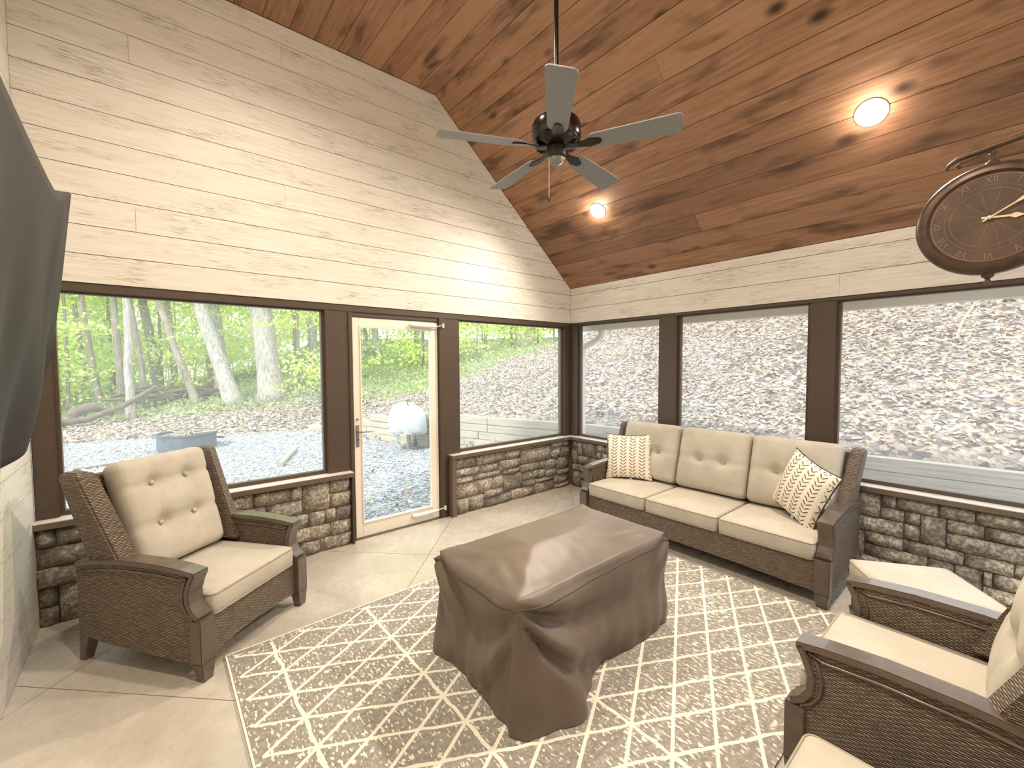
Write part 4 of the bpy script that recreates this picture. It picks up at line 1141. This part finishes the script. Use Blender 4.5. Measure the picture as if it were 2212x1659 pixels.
# ------------------------------------------------------------------ draped table cover
def table_cover():
    x0, x1, y0, y1, H = -3.085, -1.90, -2.495, -1.835, .582
    nx, ny, K = 64, 40, 26
    def ztop(x, y):
        d = min((x-x0)/.34, (y-y0)/.28, (x1-x)/.14, (y1-y)/.12)
        z = H+.060*max(0, min(1, d))
        ex_ = min(x-x0, x1-x); ey = min(y-y0, y1-y)
        e = min(ex_, ey); sx = math.sin(math.pi*(x-x0)/(x1-x0)); sy = math.sin(math.pi*(y-y0)/(y1-y0))
        z -= .016*math.exp(-e/.06)*max(sx if ey < ex_ else 0, sy if ex_ <= ey else 0)
        z += .010*math.exp(-((x-x0-.05)**2+(y-y1+.06)**2)/.004)+.013*math.exp(-((x-x1+.06)**2+(y-y1+.05)**2)/.004)
        z += .005*mnoise.noise((x*7, y*11, 2.0))*(1-min(1, max(0, d)))+.0015*mnoise.noise((x*14, y*14, 5))
        for (wx, wy, dx, dy) in ((x1-.2, y0+.06, 1, -.2), (x0+.05, y1-.12, .5, -1), (x0+.10, y0+.2, .4, 1)):
            L = math.hypot(dx, dy); a = ((x-wx)*dx+(y-wy)*dy)/L; b = (-(x-wx)*dy+(y-wy)*dx)/L
            z += .006*math.exp(-(a/.14)**2)*math.sin(b*55)*math.exp(-(b/.07)**2)
        return z
    m = MB()
    xs = [x0+(x1-x0)*i/(nx-1) for i in range(nx)]; ys = [y0+(y1-y0)*j/(ny-1) for j in range(ny)]
    m.v = [(x, y, ztop(x, y)) for y in ys for x in xs]
    m.f = [(j*nx+i, j*nx+i+1, (j+1)*nx+i+1, (j+1)*nx+i) for j in range(ny-1) for i in range(nx-1)]
    loop = [i for i in range(nx)]+[j*nx+nx-1 for j in range(1, ny)]+[(ny-1)*nx+i for i in range(nx-2, -1, -1)]+[j*nx for j in range(ny-2, 0, -1)]
    n = len(loop)
    def outward(x, y):
        v = Vector((0, 0))
        if abs(y-y0) < 1e-6: v += Vector((0, -1))
        if abs(y-y1) < 1e-6: v += Vector((0, 1))
        if abs(x-x0) < 1e-6: v += Vector((-1, 0))
        if abs(x-x1) < 1e-6: v += Vector((1, 0))
        return v.normalized()
    prev = loop; seam = []
    # blended normals near the corners
    nr = [outward(*m.v[i][:2]) for i in loop]
    nr = [sum((nr[(i+k) % n]*w_ for k, w_ in zip(range(-3, 4), (1, 2, 3, 4, 3, 2, 1))), Vector((0, 0))).normalized() for i in range(n)]
    for k in range(1, K+1):
        t = k/K; cur = []
        for q, i in enumerate(loop):
            x, y, zt = m.v[i]; nn = nr[q]; z = zt*(1-t)+.016*t; b = H-z
            off = .008*math.sin(min(1, t*8)*math.pi/2)+.012*t
            if abs(y-y0) < 1e-6 or (nn.y < -.3):
                a = x-x0
                ph = b/(.58*(.10+.90*(1-math.exp(-a/.30))))
                sw = math.sin(2*math.pi*1.75*min(ph, 1.25)-.9)
                off += .036*math.copysign(abs(sw)**.75, sw)*min(1, a/.10)*max(.2, 1-a/1.1)*min(1, b/.05)
                off += .135*t**1.15*math.exp(-((x+2.87)/.17)**2)
                off += .020*math.sin(a*30)*t*math.exp(-(a/.3)**2)
                a2 = x1-x; off += .014*math.sin(math.atan2(b, a2+.03)*7)*math.exp(-(a2/.35)**2)
                off -= .022*t*math.exp(-((x+2.47)/.10)**2)
            if nn.x < -.3:
                a = y-y0; ph = b/(.58*(.16+.84*(1-math.exp(-a/.22))))
                off += .024*math.sin(2*math.pi*1.3*min(ph, 1.3)-.4)*min(1, a/.08)*math.exp(-(a/.45)**2)*min(1, b/.05)
                off += t*(.040*math.exp(-((y+1.80)/.12)**2)+.035*math.exp(-((y+2.40)/.12)**2)-.030*math.exp(-((y+2.08)/.1)**2))
                a3 = y1-y; off += .026*math.sin(math.atan2(b, a3+.03)*8)*math.exp(-(a3/.28)**2)*min(1, b/.05)
            if nn.x > .3 or nn.y > .3:
                off += .012*t*math.sin(q*.42)
            off += .004*t*math.sin(q*.9)
            cur.append(len(m.v)); m.v.append((x+nn.x*off, y+nn.y*off, z))
            if k == 2: seam.append((x+nn.x*(off+.001), y+nn.y*(off+.001), z))
        for q in range(n):
            p2 = (q+1) % n; m.f.append((prev[q], prev[p2], cur[p2], cur[q]))
        prev = cur
    root = empty('covered_table', (-2.5, -2.17, 0.012)); tag(root, 'low rectangular table hidden under a draped taupe fabric cover on the rug', 'covered table')
    sub = lambda ps: [(x+2.5, y+2.17, z-.012) for x, y, z in ps]
    m.v = sub(m.v)
    c = m.build('fabric_cover', M['table_cover'], root, smooth='all')
    MB().tube(sub(seam)+[sub(seam)[0]], .0032, 6, cap=False).build('seam', M['cover_seam'], c, smooth='all')
    MB().box(-.54, .56, -.28, .29, .40, .54).build('table_top', M['frame_wood'], root)
    for sx in (-.50, .50):
        for sy in (-.25, .25):
            MB().box(sx-.03, sx+.03, sy-.03, sy+.03, .0005, .40).build('leg', M['frame_wood'], root)
table_cover()

# ------------------------------------------------------------------ ceiling fan
FX, FY, FZ = -2.48, -2.14, 2.83
fan = empty('ceiling_fan', (FX, FY, FZ)); tag(fan, 'five-blade ceiling fan with dark bronze motor hanging from a long rod', 'ceiling fan')
MB().tube([(0, 0, .17), (0, 0, ZC-FZ-.04)], .0135, 12).build('downrod', M['fan_metal'], fan, smooth=True)
MB().lathe([(.02, ZC-FZ-.085), (.055, ZC-FZ-.06), (.068, ZC-FZ-.02), (.07, ZC-FZ-.001)], 24).build('canopy', M['fan_metal'], fan, smooth=True)
MB().lathe([(.02, .20), (.035, .19), (.04, .165), (.075, .155), (.128, .135), (.138, .115), (.138, .05), (.128, .035), (.133, .028), (.122, .012), (.06, .0), (.045, -.004)], 36).build('motor_housing', M['fan_metal'], fan, smooth=True)
MB().lathe([(.052, .0), (.056, -.012), (.054, -.05), (.046, -.058), (.03, -.06)], 28).build('switch_housing', M['dark_metal'], fan, smooth=True)
MB().lathe([(.044, -.061), (.043, -.072), (.032, -.086), (.012, -.094), (.002, -.095)], 24).build('bottom_cap', M['fan_blade'], fan, smooth=True)
MB().tube([(-.045, .01, -.05), (-.047, .01, -.09), (-.047, .01, -.285)], .0018, 5).build('pull_chain', M['clock_hand'], fan)
MB().lathe([(.002, -.31), (.006, -.303), (.006, -.291), (.002, -.285)], 8, lambda x, y, z: (x-.047, y+.01, z)).build('chain_knob', M['dark_metal'], fan)
def blade_mesh():
    m = MB(); pts = []
    r0, r1, w0, w1, cr = .185, .665, .055, .072, .025
    out = [(r0, -w0*.75), (r0+.03, -w0), (r1-cr, -w1)]
    for i in range(1, 5): a = R(-90+90*i/4); out.append((r1-cr+cr*math.cos(a), -w1+cr+cr*math.sin(a)))
    for i in range(0, 5): a = R(90*i/4); out.append((r1-cr+cr*math.cos(a), w1-cr+cr*math.sin(a)))
    out += [(r0+.03, w0), (r0, w0*.75)]
    p = R(-12)
    m.prism(out, lambda a, b, d: (a, b*math.cos(p)-d*math.sin(p), b*math.sin(p)+d*math.cos(p)), -.003, .003)
    return m.mesh('blade', M['fan_blade'])
def iron_mesh():
    m = MB(); p = R(-12)
    pr = [(.05, -.02), (.12, -.014), (.19, -.03), (.245, -.018), (.255, 0), (.245, .018), (.19, .03), (.12, .014), (.05, .02)]
    m.prism(pr, lambda a, b, d: (a, b*math.cos(p), b*math.sin(p)-.004+d+(.012 if a < .1 else 0)), -.006, 0)
    return m.mesh('blade_iron', M['fan_metal'])
bm_, im_ = blade_mesh(), iron_mesh()
for k in range(5):
    b = link(bpy.data.objects.new('blade', bm_), fan); b.rotation_euler = (0, 0, R(10+72*k))
    link(bpy.data.objects.new('blade_iron', im_), b)

# ------------------------------------------------------------------ station clock on a bracket
CX, CY, CZ, CR = -2.0, -3.782, 2.110, .190
ck = empty('station_clock', (CX, CY, CZ)); tag(ck, 'round bronze double-sided station clock with roman numerals hanging from a scrolled bracket', 'clock')
tox = lambda x, y, z: (z, x, y)
MB().lathe([(.150, -.030), (.158, -.040), (.170, -.038), (.182, -.030), (CR, -.018), (CR, .018), (.182, .030), (.170, .038), (.158, .040), (.150, .030)], 56, tox).build('case', M['clock_case'], ck, smooth=True)
MB().lathe([(.001, -.0305), (.153, -.0305), (.153, -.029), (.001, -.029)], 48, tox).build('face', M['clock_face'], ck)
def ring(n, r_, w_, x):
    MB().grid(lambda u, v: (x, (r_+w_*(v-.5))*math.cos(2*math.pi*u), (r_+w_*(v-.5))*math.sin(2*math.pi*u)), 60, 2, True).build(n, M['clock_print'], ck)
ring('minute_ring', .146, .003, -.0312); ring('inner_ring', .098, .0016, -.0312); ring('minute_ring', .112, .0012, -.0312)
for k in range(12):
    a = R(30*k+15); c_, s_ = math.cos(a), math.sin(a)
    MB().add([(-.0312, -s_*.02-c_*.0006, c_*.02-s_*.0006), (-.0312, -s_*.02+c_*.0006, c_*.02+s_*.0006), (-.0312, -s_*.097+c_*.0006, c_*.097+s_*.0006), (-.0312, -s_*.097-c_*.0006, c_*.097-s_*.0006)], [(0, 1, 2, 3)]).build('spoke', M['clock_print'], ck)
for k, tx in enumerate(['XII', 'I', 'II', 'III', 'IIII', 'V', 'VI', 'VII', 'VIII', 'IX', 'X', 'XI']):
    cu = bpy.data.curves.new('numeral', 'FONT'); cu.body = tx; cu.size = .032; cu.align_x = 'CENTER'; cu.align_y = 'CENTER'; cu.resolution_u = 2
    to = bpy.data.objects.new('numeral_text', cu); COL.objects.link(to)
    bpy.context.view_layer.update()
    me = bpy.data.meshes.new_from_object(to.evaluated_get(bpy.context.evaluated_depsgraph_get()))
    bpy.data.objects.remove(to, do_unlink=True)
    a = R(30*k); rt = Vector((0, -math.cos(a), -math.sin(a))); up = Vector((0, -math.sin(a), math.cos(a)))
    for v in me.vertices:
        p = up*(.129+v.co.y)+rt*(v.co.x*.85); v.co = (-.0314, p.y, p.z)
    me.materials.clear(); me.materials.append(M['clock_print']); me.name = 'numeral'
    link(bpy.data.objects.new('numeral', me), ck)
def hand(nm, ang, L, w_, x):
    a = R(ang); up = Vector((0, -math.sin(a), math.cos(a))); rt = Vector((0, -math.cos(a), -math.sin(a)))
    pr = [(-.02, -w_*.4), (L*.55, -w_*.35), (L*.72, -w_), (L, 0), (L*.72, w_), (L*.55, w_*.35), (-.02, w_*.4)]
    MB().prism(pr, lambda p, q, d: tuple(up*p+rt*q+Vector((d, 0, 0))), x-.0012, x).build(nm, M['clock_hand'], ck)
hand('hour_hand', 96, .082, .009, -.034); hand('minute_hand', 58, .122, .006, -.037)
MB().lathe([(.007, 0), (.006, .006), (.001, .008)], 12, lambda x, y, z: (-.0335-z, x, y)).build('hub', M['clock_hand'], ck)
MB().lathe([(.001, -.045), (.008, -.04), (.010, -.03), (.006, -.02), (.016, -.012), (.018, 0.0)], 14, lambda x, y, z: (x, y, z-CR+.004)).build('finial', M['clock_case'], ck, smooth=True)
MB().lathe([(.022, 0), (.018, .012), (.008, .02), (.007, .035), (.011, .042), (.007, .05)], 14, lambda x, y, z: (x, y, z+CR-.006)).build('hanger', M['clock_case'], ck, smooth=True)
arm = [(0, .115, .205), (0, .108, .222), (0, .085, .236), (0, .05, .243), (0, .0, .250), (0, -.08, .262), (0, -.2, .265), (0, -.34, .255), (0, -.50, .235), (0, YF-CY+.012, .22)]
bk = MB().tube(arm, [.004, .007, .009, .010, .011, .012, .012, .012, .013, .014], 8).build('bracket', M['clock_case'], ck, smooth='all')
MB().tube([(0, .0, .240), (0, .045, .228), (0, .075, .222), (0, .088, .212), (0, .082, .203), (0, .074, .208)], .005, 6).build('scroll', M['clock_case'], bk, smooth='all')
MB().tube([(0, -.12, .255), (0, -.3, .19), (0, -.45, .06), (0, YF-CY+.012, -.05)], .009, 8).build('scroll', M['clock_case'], bk, smooth='all')
MB().box(-.05, .05, YF-CY+.0005, YF-CY+.014, -.1, .3).build('wall_plate', M['clock_case'], bk, bevel=.003)

# ------------------------------------------------------------------ covered television on the left wall
def tv():
    root = empty('covered_television', (XL, -2.2, 1.4)); tag(root, 'wall-mounted television shrouded in a dark grey fabric cover', 'television')
    ya, yb_, xb = -1.55, -2.95, -4.70
    def ztop(y):
        d = ya-y
        return 2.14+.115*math.exp(-(d/.22)**2)+.05*d*d*.9 if d >= 0 else 2.255
    def xf(t): return -4.478-.10*t
    def hem(y):
        d = ya-y
        return 1.445-.16*d+.03*math.sin(d*9)-.05*math.exp(-((d-.75)/.12)**2)
    # perimeter: back near corner -> far side -> front -> near side
    per = [(xb+(xf(0)-xb)*i/6, 0.0, 'f') for i in range(7)]
    N = 70
    path = [('far', i/7) for i in range(7)]+[('front', i/N) for i in range(N+1)]+[('near', i/7) for i in range(1, 8)]
    K = 34; m = MB()
    for k in range(K+1):
        t = k/K
        for nm, s in path:
            if nm == 'far': y = ya; fx = s
            elif nm == 'front': y = ya+(yb_-ya)*s; fx = 1.0
            else: y = yb_; fx = 1-s
            d = ya-y; z = ztop(y)+(hem(y)-ztop(y))*t
            x = xb+(xf(t)-xb)*fx
            if nm == 'far' and k > K*.86: y -= .10*(k/K-.86)/.14*(1-fx*.4)
            if nm == 'front':
                x += .016*math.sin(d*13+3.5*t)*t+.012*math.sin(d*27-4*t)*t*t+.02*math.exp(-((d-.16-.25*t)/.05)**2)*math.sin(t*3.1)
                x -= .05*max(0, t-.75)*4*math.exp(-(d/.25)**2)*.6
            y -= .06*t*t*math.exp(-d/.12)*(1 if nm != 'near' else 0)
            m.v.append((x-XL, y+2.2, z-1.4))
    n = len(path)
    m.f = [(k*n+i, k*n+i+1, (k+1)*n+i+1, (k+1)*n+i) for k in range(K) for i in range(n-1)]
    # top skin from the front edge back to the rear edge
    b0 = len(m.v)
    for i in range(N+1):
        y = ya+(yb_-ya)*i/N; m.v.append((xb-XL, y+2.2, ztop(y)-.02-1.4))
    m.f += [(7+i, 8+i, b0+i+1, b0+i) for i in range(N)]
    c = m.build('fabric_cover', M['tv_cover'], root, smooth='all')
    so2 = c.modifiers.new('thickness', 'SOLIDIFY'); so2.thickness = .003
    MB().box(.17, .22, -.70, .60, .10, .74).build('screen_body', M['dark_metal'], root, bevel=.006)
    MB().box(.0005, .17, -.15, .15, .30, .55).build('wall_mount', M['dark_metal'], root)
tv()
